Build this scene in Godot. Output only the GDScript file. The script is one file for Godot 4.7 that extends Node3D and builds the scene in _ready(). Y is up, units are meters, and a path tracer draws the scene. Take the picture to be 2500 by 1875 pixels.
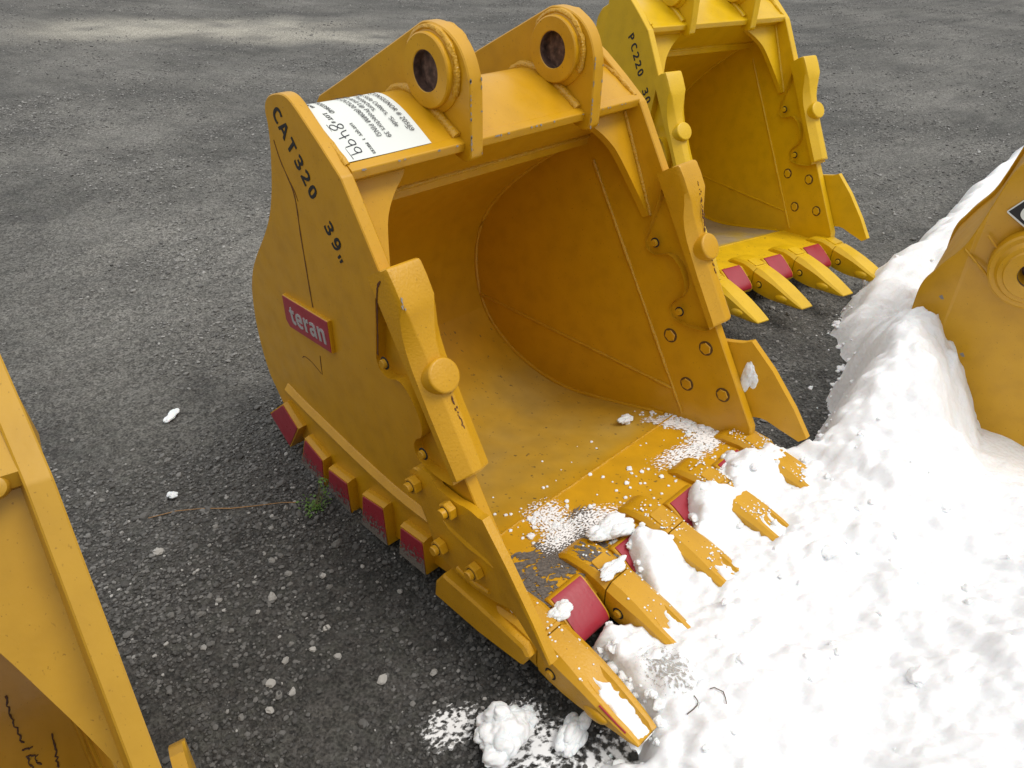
extends Node3D

var rng := RandomNumberGenerator.new()
var used := {}
var M := {}
const LN := Vector2(0.534, -0.845)   # down the front edge of a side plate, (u, v)
const NF := Vector2(0.845, 0.534)    # out of the bucket's mouth
const P0 := Vector2(0.17, 1.048)     # the bend in the front edge
const TAPER := 0.05

# ---------------------------------------------------------------- naming
func numbered(called: String) -> String:
	if not used.has(called):
		used[called] = 0
		return called
	used[called] += 1
	return "%s_%03d" % [called, used[called]]

func tag(o: Node, label: String, category: String, group := "", kind := "") -> Node:
	if label: o.set_meta("label", label)
	if category: o.set_meta("category", category)
	if group: o.set_meta("group", group)
	if kind: o.set_meta("kind", kind)
	return o

func add_part(called: String, mesh: Mesh, parent: Node) -> MeshInstance3D:
	var mi := MeshInstance3D.new()
	mi.mesh = mesh
	if parent == self:
		mi.name = numbered(called)
	else:
		var nm := called
		var k := 0
		while parent.has_node(NodePath(nm)):
			k += 1
			nm = "%s_%03d" % [called, k]
		mi.name = nm
	parent.add_child(mi, true)
	return mi

# ---------------------------------------------------------------- soups of triangles (anticlockwise seen from outside)
func volume(s: PackedVector3Array) -> float:
	var v := 0.0
	for i in range(0, s.size(), 3):
		v += s[i].dot(s[i + 1].cross(s[i + 2]))
	return v

func outward(s: PackedVector3Array) -> PackedVector3Array:
	if volume(s) < 0.0:
		for i in range(0, s.size(), 3):
			var t := s[i + 1]
			s[i + 1] = s[i + 2]
			s[i + 2] = t
	return s

func quad(s: PackedVector3Array, a: Vector3, b: Vector3, c: Vector3, d: Vector3) -> void:
	s.append(a); s.append(b); s.append(c)
	s.append(a); s.append(c); s.append(d)

func to_mesh(s: PackedVector3Array, mat: Material, angle := 38.0, uvf = null) -> ArrayMesh:
	var n := s.size()
	var fn := PackedVector3Array(); fn.resize(n / 3)
	var weld := {}
	for i in range(0, n, 3):
		fn[i / 3] = (s[i + 1] - s[i]).cross(s[i + 2] - s[i])
	for i in n:
		var k := Vector3i((s[i] * 20000.0).round())
		if weld.has(k): weld[k].append(i / 3)
		else: weld[k] = [i / 3]
	var lim := cos(deg_to_rad(angle))
	var ov := PackedVector3Array(); ov.resize(n)
	var on := PackedVector3Array(); on.resize(n)
	var uv := PackedVector2Array()
	if uvf != null: uv.resize(n)
	for i in n:
		var f: Vector3 = fn[i / 3]
		var fd := f.normalized()
		var sum := Vector3.ZERO
		for j in weld[Vector3i((s[i] * 20000.0).round())]:
			if fn[j].normalized().dot(fd) > lim: sum += fn[j]
		if sum.length_squared() < 1e-20: sum = Vector3.UP
		var w := i
		if i % 3 == 1: w = i + 1
		elif i % 3 == 2: w = i - 1
		ov[w] = s[i]
		on[w] = sum.normalized()
		if uvf != null: uv[w] = uvf.call(s[i])
	var arr := []
	arr.resize(Mesh.ARRAY_MAX)
	arr[Mesh.ARRAY_VERTEX] = ov
	arr[Mesh.ARRAY_NORMAL] = on
	if uvf != null: arr[Mesh.ARRAY_TEX_UV] = uv
	var m := ArrayMesh.new()
	m.add_surface_from_arrays(Mesh.PRIMITIVE_TRIANGLES, arr)
	m.surface_set_material(0, mat)
	return m

func put(called: String, s: PackedVector3Array, mat: Material, parent: Node, angle := 38.0, uvf = null) -> MeshInstance3D:
	return add_part(called, to_mesh(s, mat, angle, uvf), parent)

func ccw(poly: PackedVector2Array) -> PackedVector2Array:
	var a := 0.0
	for i in poly.size():
		a += poly[i].cross(poly[(i + 1) % poly.size()])
	if a < 0.0: poly.reverse()
	return poly

func inset(poly: PackedVector2Array, b: float) -> PackedVector2Array:
	var out := PackedVector2Array()
	var n := poly.size()
	for i in n:
		var e1 := (poly[i] - poly[(i + n - 1) % n]).normalized()
		var e2 := (poly[(i + 1) % n] - poly[i]).normalized()
		var n1 := Vector2(-e1.y, e1.x)
		var n2 := Vector2(-e2.y, e2.x)
		var m := (n1 + n2).normalized()
		out.append(poly[i] + m * b / maxf(0.5, m.dot(n1)))
	return out

# a slab with chamfered edges: outline in (a, b), depth d0..d1, placed by f(a, b, d)
func slab(poly_in: PackedVector2Array, d0: float, d1: float, bev: float, f: Callable) -> PackedVector3Array:
	var poly := ccw(poly_in.duplicate())
	var s := PackedVector3Array()
	var n := poly.size()
	var ins := inset(poly, bev) if bev > 0.0 else poly
	var tri := Geometry2D.triangulate_polygon(ins)
	if tri.is_empty():
		ins = poly
		tri = Geometry2D.triangulate_polygon(poly)
	for i in range(0, tri.size(), 3):
		var a := ins[tri[i]]; var b := ins[tri[i + 1]]; var c := ins[tri[i + 2]]
		if (b - a).cross(c - a) < 0.0:
			var t := b; b = c; c = t
		s.append(f.call(a.x, a.y, d1)); s.append(f.call(b.x, b.y, d1)); s.append(f.call(c.x, c.y, d1))
		s.append(f.call(a.x, a.y, d0)); s.append(f.call(c.x, c.y, d0)); s.append(f.call(b.x, b.y, d0))
	var rings := [[ins, d0], [poly, d0 + bev], [poly, d1 - bev], [ins, d1]] if bev > 0.0 else [[poly, d0], [poly, d1]]
	for r in rings.size() - 1:
		var ra = rings[r]; var rb = rings[r + 1]
		for i in n:
			var j := (i + 1) % n
			quad(s, f.call(ra[0][i].x, ra[0][i].y, ra[1]), f.call(ra[0][j].x, ra[0][j].y, ra[1]), f.call(rb[0][j].x, rb[0][j].y, rb[1]), f.call(rb[0][i].x, rb[0][i].y, rb[1]))
	return outward(s)

func loft(sections: Array, closed := false) -> PackedVector3Array:
	var s := PackedVector3Array()
	var m: int = sections[0].size()
	var last := sections.size() if closed else sections.size() - 1
	for k in last:
		var A = sections[k]; var B = sections[(k + 1) % sections.size()]
		for i in m:
			var j := (i + 1) % m
			quad(s, A[i], A[j], B[j], B[i])
	if not closed:
		for e in 2:
			var L = sections[0] if e == 0 else sections[-1]
			var c := Vector3.ZERO
			for p in L: c += p
			c /= m
			for i in m:
				var j := (i + 1) % m
				if e == 0: s.append(c); s.append(L[j]); s.append(L[i])
				else: s.append(c); s.append(L[i]); s.append(L[j])
	return outward(s)

# turned shape: profile of (radius, height) pairs about the axis z of a frame; a closed profile when ring
func lathe(profile: Array, fr: Transform3D, seg := 32, ring := false) -> PackedVector3Array:
	var s := PackedVector3Array()
	var n := profile.size()
	for k in (n if ring else n - 1):
		var p: Vector2 = profile[k]; var q: Vector2 = profile[(k + 1) % n]
		for i in seg:
			var a := TAU * i / seg; var b := TAU * (i + 1) / seg
			var pa := fr * Vector3(p.x * cos(a), p.x * sin(a), p.y)
			var pb := fr * Vector3(p.x * cos(b), p.x * sin(b), p.y)
			var qa := fr * Vector3(q.x * cos(a), q.x * sin(a), q.y)
			var qb := fr * Vector3(q.x * cos(b), q.x * sin(b), q.y)
			if p.x > 1e-5: s.append(pa); s.append(pb); s.append(qb)
			if q.x > 1e-5: s.append(pa); s.append(qb); s.append(qa)
	return outward(s)

func tube(pts: Array, r: float, seg := 6, wob := 0.0) -> PackedVector3Array:
	var secs := []
	for i in pts.size():
		var d: Vector3 = (pts[mini(i + 1, pts.size() - 1)] - pts[maxi(i - 1, 0)]).normalized()
		var up := Vector3.UP if absf(d.y) < 0.9 else Vector3.RIGHT
		var a := d.cross(up).normalized(); var b := d.cross(a)
		var L := PackedVector3Array()
		var rr := r * (1.0 + wob * rng.randf_range(-1.0, 1.0))
		for k in seg:
			var t := TAU * k / seg
			L.append(pts[i] + (a * cos(t) + b * sin(t)) * rr)
		secs.append(L)
	return loft(secs)

func box_frame(fr: Transform3D, h: Vector3, bev: float) -> PackedVector3Array:
	return slab(PackedVector2Array([Vector2(-h.x, -h.y), Vector2(h.x, -h.y), Vector2(h.x, h.y), Vector2(-h.x, h.y)]), -h.z, h.z, bev, func(a, b, d): return fr * Vector3(a, b, d))

func smooth_line(p: Array, sub := 5) -> PackedVector2Array:
	var out := PackedVector2Array()
	for i in p.size() - 1:
		var a: Vector2 = p[maxi(i - 1, 0)]; var b: Vector2 = p[i]; var c: Vector2 = p[i + 1]; var d: Vector2 = p[mini(i + 2, p.size() - 1)]
		for k in sub:
			out.append(b.cubic_interpolate(c, a, d, float(k) / sub))
	out.append(p[-1])
	return out

func V(flat: Array) -> Array:
	var out := []
	for i in range(0, flat.size(), 2): out.append(Vector2(flat[i], flat[i + 1]))
	return out

func PV(flat: Array) -> PackedVector2Array:
	return PackedVector2Array(V(flat))

func round_corners(poly_in: PackedVector2Array, r: float, seg := 4) -> PackedVector2Array:
	var out := PackedVector2Array()
	var n := poly_in.size()
	for i in n:
		var p := poly_in[i]
		var a := poly_in[(i + n - 1) % n] - p; var b := poly_in[(i + 1) % n] - p
		var q := minf(r, minf(a.length(), b.length()) * 0.45)
		var s := p + a.normalized() * q; var e := p + b.normalized() * q
		for k in seg + 1:
			var t := float(k) / seg
			out.append(s.lerp(p, t).lerp(p.lerp(e, t), t))
	return out

func ribbon(pts: PackedVector2Array, w: float, f: Callable, d0 := 0.0, d1 := 0.0009) -> PackedVector3Array:
	var L := PackedVector2Array(); var R := PackedVector2Array()
	for i in pts.size():
		var d := (pts[mini(i + 1, pts.size() - 1)] - pts[maxi(i - 1, 0)]).normalized()
		var nn := Vector2(-d.y, d.x) * w * 0.5 * rng.randf_range(0.45, 1.2)
		L.append(pts[i] + nn); R.append(pts[i] - nn)
	R.reverse(); L.append_array(R)
	return slab(L, d0, d1, 0.0, f)

# flat lettering laid on a surface by f(a, b, d)
func letters(called: String, text: String, font: Font, height: float, mat: Material, parent: Node, f: Callable, centre := false, thick := 0.0012, squeeze := 1.0) -> MeshInstance3D:
	var tm := TextMesh.new()
	tm.font = font
	tm.text = text
	tm.font_size = 64
	tm.pixel_size = height / 45.7
	tm.depth = thick
	tm.curve_step = 1.5
	tm.horizontal_alignment = HORIZONTAL_ALIGNMENT_CENTER if centre else HORIZONTAL_ALIGNMENT_LEFT
	tm.vertical_alignment = VERTICAL_ALIGNMENT_BOTTOM
	var arr := tm.get_mesh_arrays()
	var vs: PackedVector3Array = arr[Mesh.ARRAY_VERTEX]
	var ix: PackedInt32Array = arr[Mesh.ARRAY_INDEX]
	var lo := 1e9
	for p in vs: lo = minf(lo, p.y)
	var s := PackedVector3Array()
	for k in range(0, ix.size(), 3):
		for j in [0, 2, 1]:
			var p := vs[ix[k + j]]
			s.append(f.call(p.x * squeeze, p.y - lo, p.z + thick * 0.5))
	return put(called, outward(s), mat, parent, 20.0)

func sheet(called: String, nx: int, ny: int, f: Callable, mat: Material, parent: Node) -> MeshInstance3D:
	var st := SurfaceTool.new()
	st.begin(Mesh.PRIMITIVE_TRIANGLES)
	for j in ny + 1:
		for i in nx + 1:
			st.set_uv(Vector2(float(i) / nx, float(j) / ny))
			st.add_vertex(f.call(float(i) / nx, float(j) / ny))
	for j in ny:
		for i in nx:
			var a := j * (nx + 1) + i
			st.add_index(a); st.add_index(a + 1); st.add_index(a + nx + 2)
			st.add_index(a); st.add_index(a + nx + 2); st.add_index(a + nx + 1)
	st.generate_normals()
	st.set_material(mat)
	return add_part(called, st.commit(), parent)

# lumpy ball
func blob(r: Vector3, seed_: int, amp: float, freq: float, rings := 20, seg := 28, flat := -1.0, crumb := 0.0) -> PackedVector3Array:
	var cz := FastNoiseLite.new()
	cz.seed = seed_ + 5; cz.noise_type = FastNoiseLite.TYPE_CELLULAR; cz.frequency = 0.22; cz.cellular_return_type = FastNoiseLite.RETURN_DISTANCE; cz.fractal_octaves = 2
	var nz := FastNoiseLite.new()
	nz.seed = seed_; nz.frequency = freq; nz.fractal_octaves = 4
	var grid := []
	for i in rings + 1:
		var row := PackedVector3Array()
		var th := PI * i / rings
		for j in seg:
			var ph := TAU * j / seg
			var d := Vector3(sin(th) * cos(ph), cos(th), sin(th) * sin(ph))
			var k := 1.0 + amp * nz.get_noise_3dv(d * 10.0)
			if crumb > 0.0: k -= crumb * (cz.get_noise_3dv(d * 10.0) + 0.5)
			var p := d * r * k
			if p.y < flat * r.y: p.y = flat * r.y
			row.append(p)
		grid.append(row)
	var s := PackedVector3Array()
	for i in rings:
		for j in seg:
			var k := (j + 1) % seg
			if i > 0: s.append(grid[i][j]); s.append(grid[i][k]); s.append(grid[i + 1][k])
			if i < rings - 1 or true: s.append(grid[i][j]); s.append(grid[i + 1][k]); s.append(grid[i + 1][j])
	return outward(s)

func moved(s: PackedVector3Array, t: Transform3D) -> PackedVector3Array:
	return t * s

# ---------------------------------------------------------------- materials
func noise_img(size: int, freq: float, seed_: int, oct := 4, type := FastNoiseLite.TYPE_SIMPLEX_SMOOTH) -> Image:
	var n := FastNoiseLite.new()
	n.seed = seed_; n.frequency = freq; n.fractal_octaves = oct; n.noise_type = type
	return n.get_seamless_image(size, size)

func ramp_tex(img: Image, stops: Array) -> ImageTexture:
	var g := Gradient.new()
	var offs := PackedFloat32Array(); var cols := PackedColorArray()
	for s in stops: offs.append(s[0]); cols.append(s[1])
	g.offsets = offs; g.colors = cols
	var w := img.get_width(); var h := img.get_height()
	var src := img.get_data()
	img.convert(Image.FORMAT_L8)
	src = img.get_data()
	var lut := []
	for i in 256: lut.append(g.sample(i / 255.0))
	var out := PackedByteArray(); out.resize(w * h * 3)
	for i in w * h:
		var c: Color = lut[src[i]]
		out[i * 3] = int(clampf(c.r, 0, 1) * 255.0); out[i * 3 + 1] = int(clampf(c.g, 0, 1) * 255.0); out[i * 3 + 2] = int(clampf(c.b, 0, 1) * 255.0)
	return ImageTexture.create_from_image(Image.create_from_data(w, h, false, Image.FORMAT_RGB8, out))

func lin(r: float, g: float, b: float) -> Color:
	return Color(r, g, b).linear_to_srgb()

func normal_tex(img: Image, k: float) -> ImageTexture:
	var c: Image = img.duplicate()
	c.convert(Image.FORMAT_RGBA8)
	c.bump_map_to_normal_map(k)
	return ImageTexture.create_from_image(c)

func paint(base: Color, rough: float, var_tex: Texture2D, rough_tex: Texture2D, peel: Texture2D) -> StandardMaterial3D:
	var m := StandardMaterial3D.new()
	m.albedo_color = base
	m.albedo_texture = var_tex
	m.roughness = rough
	m.roughness_texture = rough_tex
	m.normal_enabled = true
	m.normal_texture = peel
	m.normal_scale = 0.12
	m.uv1_triplanar = true
	m.uv1_scale = Vector3(2.2, 2.2, 2.2)
	m.metallic_specular = 0.5
	return m

func plain(c: Color, rough: float) -> StandardMaterial3D:
	var m := StandardMaterial3D.new()
	m.albedo_color = c
	m.roughness = rough
	return m

# blotch with a ragged edge: a cut-out mask of noise under a falloff
func blotch_mat(c: Color, rough: float, seed_: int, freq: float, amp: float, thresh: float, c2 := Color(0, 0, 0, 0), hard := 2.0, top_edge := false, soft := 0.3) -> StandardMaterial3D:
	var sz := 256
	var n := FastNoiseLite.new(); n.seed = seed_; n.frequency = freq; n.fractal_octaves = 5
	var img := Image.create(sz, sz, false, Image.FORMAT_RGBA8)
	if c2.a == 0.0: c2 = c
	for y in sz:
		for x in sz:
			var p := Vector2(x, y) / sz * 2.0 - Vector2.ONE
			var fall := 1.0 - pow(absf(p.x), hard) - pow(absf(p.y), hard)
			if top_edge: fall = (p.y + 0.1) * 1.1 if absf(p.x) < 0.98 else -1.0
			var a := fall + amp * n.get_noise_2d(x, y)
			var t := clampf(0.5 + n.get_noise_2d(x * 2.3 + 500, y * 2.3), 0, 1)
			var q := c.lerp(c2, t)
			q.a = smoothstep(thresh - soft, thresh + soft, a)
			img.set_pixel(x, y, q)
	var m := StandardMaterial3D.new()
	m.albedo_texture = ImageTexture.create_from_image(img)
	m.transparency = BaseMaterial3D.TRANSPARENCY_ALPHA
	m.roughness = rough
	m.cull_mode = BaseMaterial3D.CULL_DISABLED
	return m

func make_materials() -> void:
	var vary := ramp_tex(noise_img(512, 0.008, 3, 5), [[0.0, Color(0.93, 0.925, 0.91)], [0.5, Color(0.975, 0.97, 0.96)], [1.0, Color(1, 1, 1)]])
	var vi := noise_img(512, 0.008, 3, 5); var sp := noise_img(512, 0.11, 77, 3)
	vi.convert(Image.FORMAT_L8); sp.convert(Image.FORMAT_L8)
	var va := vi.get_data(); var sa := sp.get_data()
	for i in va.size(): va[i] = int(60 + va[i] * 0.76) if sa[i] < 228 else 18
	vary = ramp_tex(Image.create_from_data(512, 512, false, Image.FORMAT_L8, va), [[0.0, Color(0.55, 0.5, 0.45)], [0.1, Color(0.62, 0.58, 0.52)], [0.24, Color(0.92, 0.91, 0.895)], [0.6, Color(0.975, 0.97, 0.96)], [1.0, Color(1, 1, 1)]])
	var rg := ramp_tex(noise_img(512, 0.012, 9, 5), [[0.0, Color(0.6, 0.6, 0.6)], [1.0, Color(1, 1, 1)]])
	var peel := normal_tex(noise_img(512, 0.05, 21, 3), 2.0)
	var cast := normal_tex(noise_img(512, 0.12, 22, 4), 5.0)
	M.vary = vary; M.rg = rg; M.peel = peel
	M.yellow = paint(lin(0.57, 0.298, 0.005), 0.46, vary, rg, peel)
	M.cast = paint(lin(0.57, 0.298, 0.005), 0.55, vary, rg, cast)
	M.cast.normal_scale = 0.14
	M.lemon = paint(lin(0.68, 0.43, 0.003), 0.45, vary, rg, peel)
	M.lemon_cast = paint(lin(0.68, 0.43, 0.003), 0.52, vary, rg, cast)
	M.lemon_cast.normal_scale = 0.14
	M.amber = paint(lin(0.56, 0.30, 0.008), 0.46, vary, rg, peel)
	M.tan_yellow = paint(lin(0.50, 0.28, 0.02), 0.5, vary, rg, peel)
	M.red = paint(lin(0.335, 0.022, 0.040), 0.42, vary, rg, peel)
	M.weld = paint(lin(0.58, 0.31, 0.012), 0.5, vary, rg, cast)
	M.weld.normal_scale = 0.8
	M.ink = plain(lin(0.012, 0.012, 0.014), 0.6)
	M.pen = plain(lin(0.03, 0.03, 0.045), 0.6)
	M.print = plain(lin(0.045, 0.045, 0.05), 0.7)
	M.marker = plain(lin(0.07, 0.04, 0.03), 0.6)
	M.rust = plain(lin(0.10, 0.035, 0.012), 0.8)
	M.steel = plain(lin(0.22, 0.21, 0.2), 0.5)
	M.silver = plain(lin(0.55, 0.55, 0.56), 0.35)
	M.silver.metallic = 0.5
	M.dark = plain(lin(0.02, 0.018, 0.015), 0.9)
	M.paper = plain(lin(0.68, 0.71, 0.68), 0.55)
	var bore := ramp_tex(noise_img(256, 0.03, 31, 4), [[0.0, lin(0.04, 0.025, 0.02)], [0.55, lin(0.11, 0.06, 0.045)], [1.0, lin(0.2, 0.13, 0.1)]])
	M.bore = StandardMaterial3D.new()
	M.bore.albedo_texture = bore; M.bore.uv1_triplanar = true; M.bore.uv1_scale = Vector3(6, 6, 6); M.bore.roughness = 0.75; M.bore.metallic = 0.3
	# snow
	var sn := noise_img(512, 0.03, 41, 5)
	M.snow = StandardMaterial3D.new()
	M.snow.albedo_color = lin(0.78, 0.792, 0.81)
	M.snow.roughness = 0.75
	M.snow.subsurf_scatter_enabled = true
	M.snow.subsurf_scatter_strength = 0.12
	M.snow.normal_enabled = true
	M.snow.normal_texture = normal_tex(sn, 6.0)
	M.snow.normal_scale = 0.7
	M.snow.uv1_triplanar = true; M.snow.uv1_world_triplanar = true
	M.snow.uv1_scale = Vector3(3, 3, 3)
	# ground
	var cell := FastNoiseLite.new()
	cell.seed = 5; cell.noise_type = FastNoiseLite.TYPE_CELLULAR; cell.frequency = 0.045
	cell.cellular_return_type = FastNoiseLite.RETURN_CELL_VALUE; cell.fractal_octaves = 2
	var ci := cell.get_seamless_image(1024, 1024)
	var fine := noise_img(1024, 0.05, 6, 5)
	ci.convert(Image.FORMAT_L8); fine.convert(Image.FORMAT_L8)
	var a := ci.get_data(); var b := fine.get_data()
	var mix := PackedByteArray(); mix.resize(a.size())
	for i in a.size(): mix[i] = int(clampf(a[i] * 0.42 + b[i] * 0.58, 0, 255))
	var mi := Image.create_from_data(1024, 1024, false, Image.FORMAT_L8, mix)
	M.ground = StandardMaterial3D.new()
	M.ground.vertex_color_use_as_albedo = true
	M.ground.normal_enabled = true
	M.ground.normal_texture = normal_tex(mi, 9.0)
	M.ground.normal_scale = 1.7
	M.ground.albedo_texture = ramp_tex(mi, [[0.2, Color(0.42, 0.42, 0.42)], [0.5, Color(0.78, 0.78, 0.77)], [0.72, Color(1, 1, 1)]])
	M.ground.uv1_triplanar = true; M.ground.uv1_world_triplanar = true
	M.ground.uv1_scale = Vector3(1.7, 1.7, 1.7)
	M.ground.roughness = 0.92
	M.stone = StandardMaterial3D.new()
	M.stone.vertex_color_use_as_albedo = true
	M.stone.roughness = 0.85

# ---------------------------------------------------------------- the bucket
func shell_line() -> PackedVector2Array:
	return smooth_line(V([0.0, 0.925, -0.07, 0.885, -0.138, 0.838, -0.21, 0.785, -0.28, 0.728, -0.345, 0.668, -0.402, 0.60, -0.445, 0.525, -0.466, 0.455, -0.473, 0.385, -0.467, 0.315, -0.448, 0.245, -0.41, 0.178, -0.352, 0.122, -0.28, 0.08, -0.2, 0.05, -0.11, 0.031, -0.02, 0.027, 0.07, 0.037, 0.163, 0.057, 0.3, 0.092, 0.448, 0.13]), 3)

func plate_outline() -> PackedVector2Array:
	var back := smooth_line(V([-0.49, 0.237, -0.503, 0.30, -0.506, 0.37, -0.501, 0.435, -0.487, 0.50, -0.465, 0.565, -0.425, 0.633, -0.375, 0.692, -0.32, 0.748, -0.27, 0.80, -0.222, 0.86, -0.185, 0.925, -0.158, 0.99, -0.138, 1.05, -0.130, 1.096, -0.131, 1.118, -0.120, 1.142, -0.092, 1.160, -0.044, 1.172, -0.008, 1.170, 0.026, 1.152]), 3)
	back.append_array(PV([0.097, 1.103, 0.165, 1.052, 0.171, 1.046, 0.70, 0.212, 0.705, 0.185, 0.69, 0.155]))
	back.append_array(smooth_line(V([0.55, 0.118, 0.45, 0.105, 0.3, 0.066, 0.163, 0.03, 0.07, 0.008, -0.02, 0.0, -0.12, 0.004, -0.21, 0.024, -0.30, 0.058, -0.38, 0.105, -0.44, 0.165]), 2))
	return back

func tube_line() -> PackedVector2Array:
	return smooth_line(V([0.150, 1.061, 0.10, 1.091, 0.055, 1.115, 0.015, 1.130, -0.025, 1.137, -0.06, 1.133, -0.09, 1.118, -0.110, 1.095, -0.120, 1.05, -0.130, 1.01, -0.147, 0.96, -0.165, 0.91]), 3)

func side_depth(u: float, v: float) -> float:      # metres behind the front edge
	return maxf(0.0, -((u - P0.x) * NF.x + (v - P0.y) * NF.y))

func hexagon(fr: Transform3D, r: float, h: float) -> PackedVector3Array:
	var poly := PackedVector2Array()
	for k in 6: poly.append(Vector2.from_angle(TAU * k / 6) * r)
	return slab(poly, 0.0, h, r * 0.1, func(a, b, d): return fr * Vector3(a, b, d))

func circle_poly(r: float, n := 24) -> PackedVector2Array:
	var p := PackedVector2Array()
	for k in n: p.append(Vector2.from_angle(TAU * k / n) * r)
	return p

func make_bucket(called: String, W: float, tp: float, c: Dictionary) -> Node3D:
	var root := Node3D.new()
	root.name = numbered(called)
	add_child(root)
	var Y: Material = c.paint
	var K: Material = c.cast
	var fl := 0.022
	var shell := shell_line()
	var tap: float = c.get("taper", TAPER)
	var sx := func(side: float, u: float, v: float, d: float) -> Vector3:
		return Vector3(side * (W - tap * side_depth(u, v) + d), v, u)
	var flat_side := func(side: float, u: float, v: float, d: float) -> Vector3:
		return Vector3(side * (W + d), v, u)
	# side plates
	for side in [-1.0, 1.0]:
		put("side_plate", slab(plate_outline(), -tp, 0.0, 0.0025, func(u, v, d): return sx.call(side, u, v, d)), Y, root, 30.0)
		# seams where the edge plate is welded to the thinner plate behind, inside
		var seam := []
		for i in 25:
			var p := Vector2(0.03, 0.86).lerp(Vector2(0.474, 0.155), i / 24.0)
			seam.append(sx.call(side, p.x, p.y, -tp - 0.0005))
		put("weld_seam", tube(seam, 0.0058, 6, 0.3), c.weld, root, 60.0)
		var seam2 := []
		for i in 25:
			var p := Vector2(-0.45, 0.243).lerp(Vector2(0.428, 0.226), i / 24.0)
			seam2.append(sx.call(side, p.x, p.y, -tp - 0.0005))
		put("weld_seam", tube(seam2, 0.0055, 6, 0.3), c.weld, root, 60.0)
		var corner := []
		for i in range(2, shell.size(), 2):
			var p := shell[i]
			corner.append(sx.call(side, p.x, p.y, -tp) + Vector3(-side * 0.002, 0.002, 0.002))
		put("corner_weld", tube(corner, 0.007, 6, 0.2), c.weld, root, 60.0)
	# curved back and floor
	var back_secs := []; var floor_secs := []
	for i in shell.size():
		var p := shell[i]
		var d := (shell[mini(i + 1, shell.size() - 1)] - shell[maxi(i - 1, 0)]).normalized()
		var nn := Vector2(d.y, -d.x)           # outward: behind and below
		if nn.dot(p - Vector2(0.1, 0.55)) < 0.0: nn = -nn
		var q := p + nn * 0.022
		var x := W - tap * side_depth(p.x, p.y) - tp * 0.5
		var L := PackedVector3Array([Vector3(-x, p.y, p.x), Vector3(x, p.y, p.x), Vector3(x, q.y, q.x), Vector3(-x, q.y, q.x)])
		var is_floor := p.y < 0.2 and p.x > -0.46 and i > 20
		if not is_floor: back_secs.append(L)
		elif floor_secs.is_empty():
			back_secs.append(L); floor_secs.append(L)
		else: floor_secs.append(L)
	put("curved_back", loft(back_secs), Y, root, 30.0)
	var uvf := func(p: Vector3) -> Vector2: return Vector2((p.x + W) / (2.0 * W), (p.z + 0.5) / 1.25)
	put("floor", loft(floor_secs), c.floor, root, 30.0, uvf)
	# lip plate, weld across it
	var lip_poly := PV([0.448, 0.1325, 0.60, 0.150, 0.70, 0.163, 0.745, 0.135, 0.73, 0.118, 0.60, 0.102, 0.448, 0.086])
	var lw := W - tp * 0.5
	put("lip_plate", slab(lip_poly, -lw, lw, 0.002, func(u, v, d): return Vector3(d, v, u)), c.floor, root, 30.0, uvf)
	var lwp := []
	for i in 33: lwp.append(Vector3(lerpf(-W + tp, W - tp, i / 32.0), 0.1315, 0.447))
	put("lip_weld", tube(lwp, 0.0045, 6, 0.2), c.weld, root, 60.0)
	# torque tube: top skin with its front edge, and the inner face under it
	var tl := tube_line()
	var tpoly := tl.duplicate()
	tpoly.append_array(PV([0.0, 0.9, 0.006, 0.93, 0.035, 0.945, 0.128, 1.022, 0.146, 1.036]))
	put("torque_tube", slab(tpoly, -(W - tp + 0.001), W - tp + 0.001, 0.0, func(u, v, d): return Vector3(d, v, u)), Y, root, 30.0)
	if not c.has("cutter_shift"): put("front_edge_bar", slab(round_corners(PV([0.138, 1.038, 0.162, 1.034, 0.168, 1.056, 0.147, 1.067]), 0.004, 3), -(W - tp + 0.001), W - tp + 0.001, 0.0, func(u, v, d): return Vector3(d, v, u)), Y, root, 40.0)
	var st := []
	for i in 33: st.append(Vector3(lerpf(-W + tp, W - tp, i / 32.0), 0.925, 0.003))
	put("tube_weld", tube(st, 0.006, 6, 0.2), c.weld, root, 60.0)
	for side in ([] if c.has("cutter_shift") else [-1.0, 1.0]):
		var tw := []
		for i in tl.size(): tw.append(Vector3(side * (W - tp), tl[i].y + 0.001, tl[i].x))
		put("tube_weld", tube(tw, 0.008, 6, 0.25), c.weld, root, 60.0)
	# gussets
	for side in [-1.0, 1.0]:
		var gx: float = W - tp
		var A := Vector3(side * (gx - c.gusset), 1.016, 0.121); var B := Vector3(side * (gx + 0.003), 1.016, 0.121); var C := Vector3(side * (gx + 0.003), 1.016 - 0.268 * c.glen, 0.121 + 0.131 * c.glen)
		var ax := (A - B); var dn := (C - B)
		var nrm := ax.normalized().cross(dn.normalized())
		if nrm.z < 0.0: nrm = -nrm
		var edge := smooth_line(V([1.0, 0.0, 0.93, 0.05, 0.72, 0.15, 0.52, 0.29, 0.40, 0.45, 0.29, 0.64, 0.19, 0.82, 0.1, 1.0]), 3)
		edge.append(Vector2(0.0, 1.0)); edge.append(Vector2(0.0, 0.0))
		put("gusset", slab(edge, -0.022, 0.0, 0.001, func(a, b, d): return B + ax * a + dn * b + nrm * d), Y, root, 25.0)
		var gw := []
		for i in 17: gw.append(B + dn * (i / 16.0) + ax.normalized() * 0.006 + nrm * 0.002)
		put("weld_seam", tube(gw, 0.007, 6, 0.2), c.weld, root, 60.0)
	# ears with pin bosses
	for e in c.ears:
		make_ear(root, e, c)
	# protectors over the front edge of the side plates
	if c.protectors:
		for side in [-1.0, 1.0]: make_protector(root, side, W, tp, c)
	if c.cutters:
		for side in [-1.0, 1.0]: make_cutter(root, side, W, tp, c, sx, flat_side)
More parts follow.
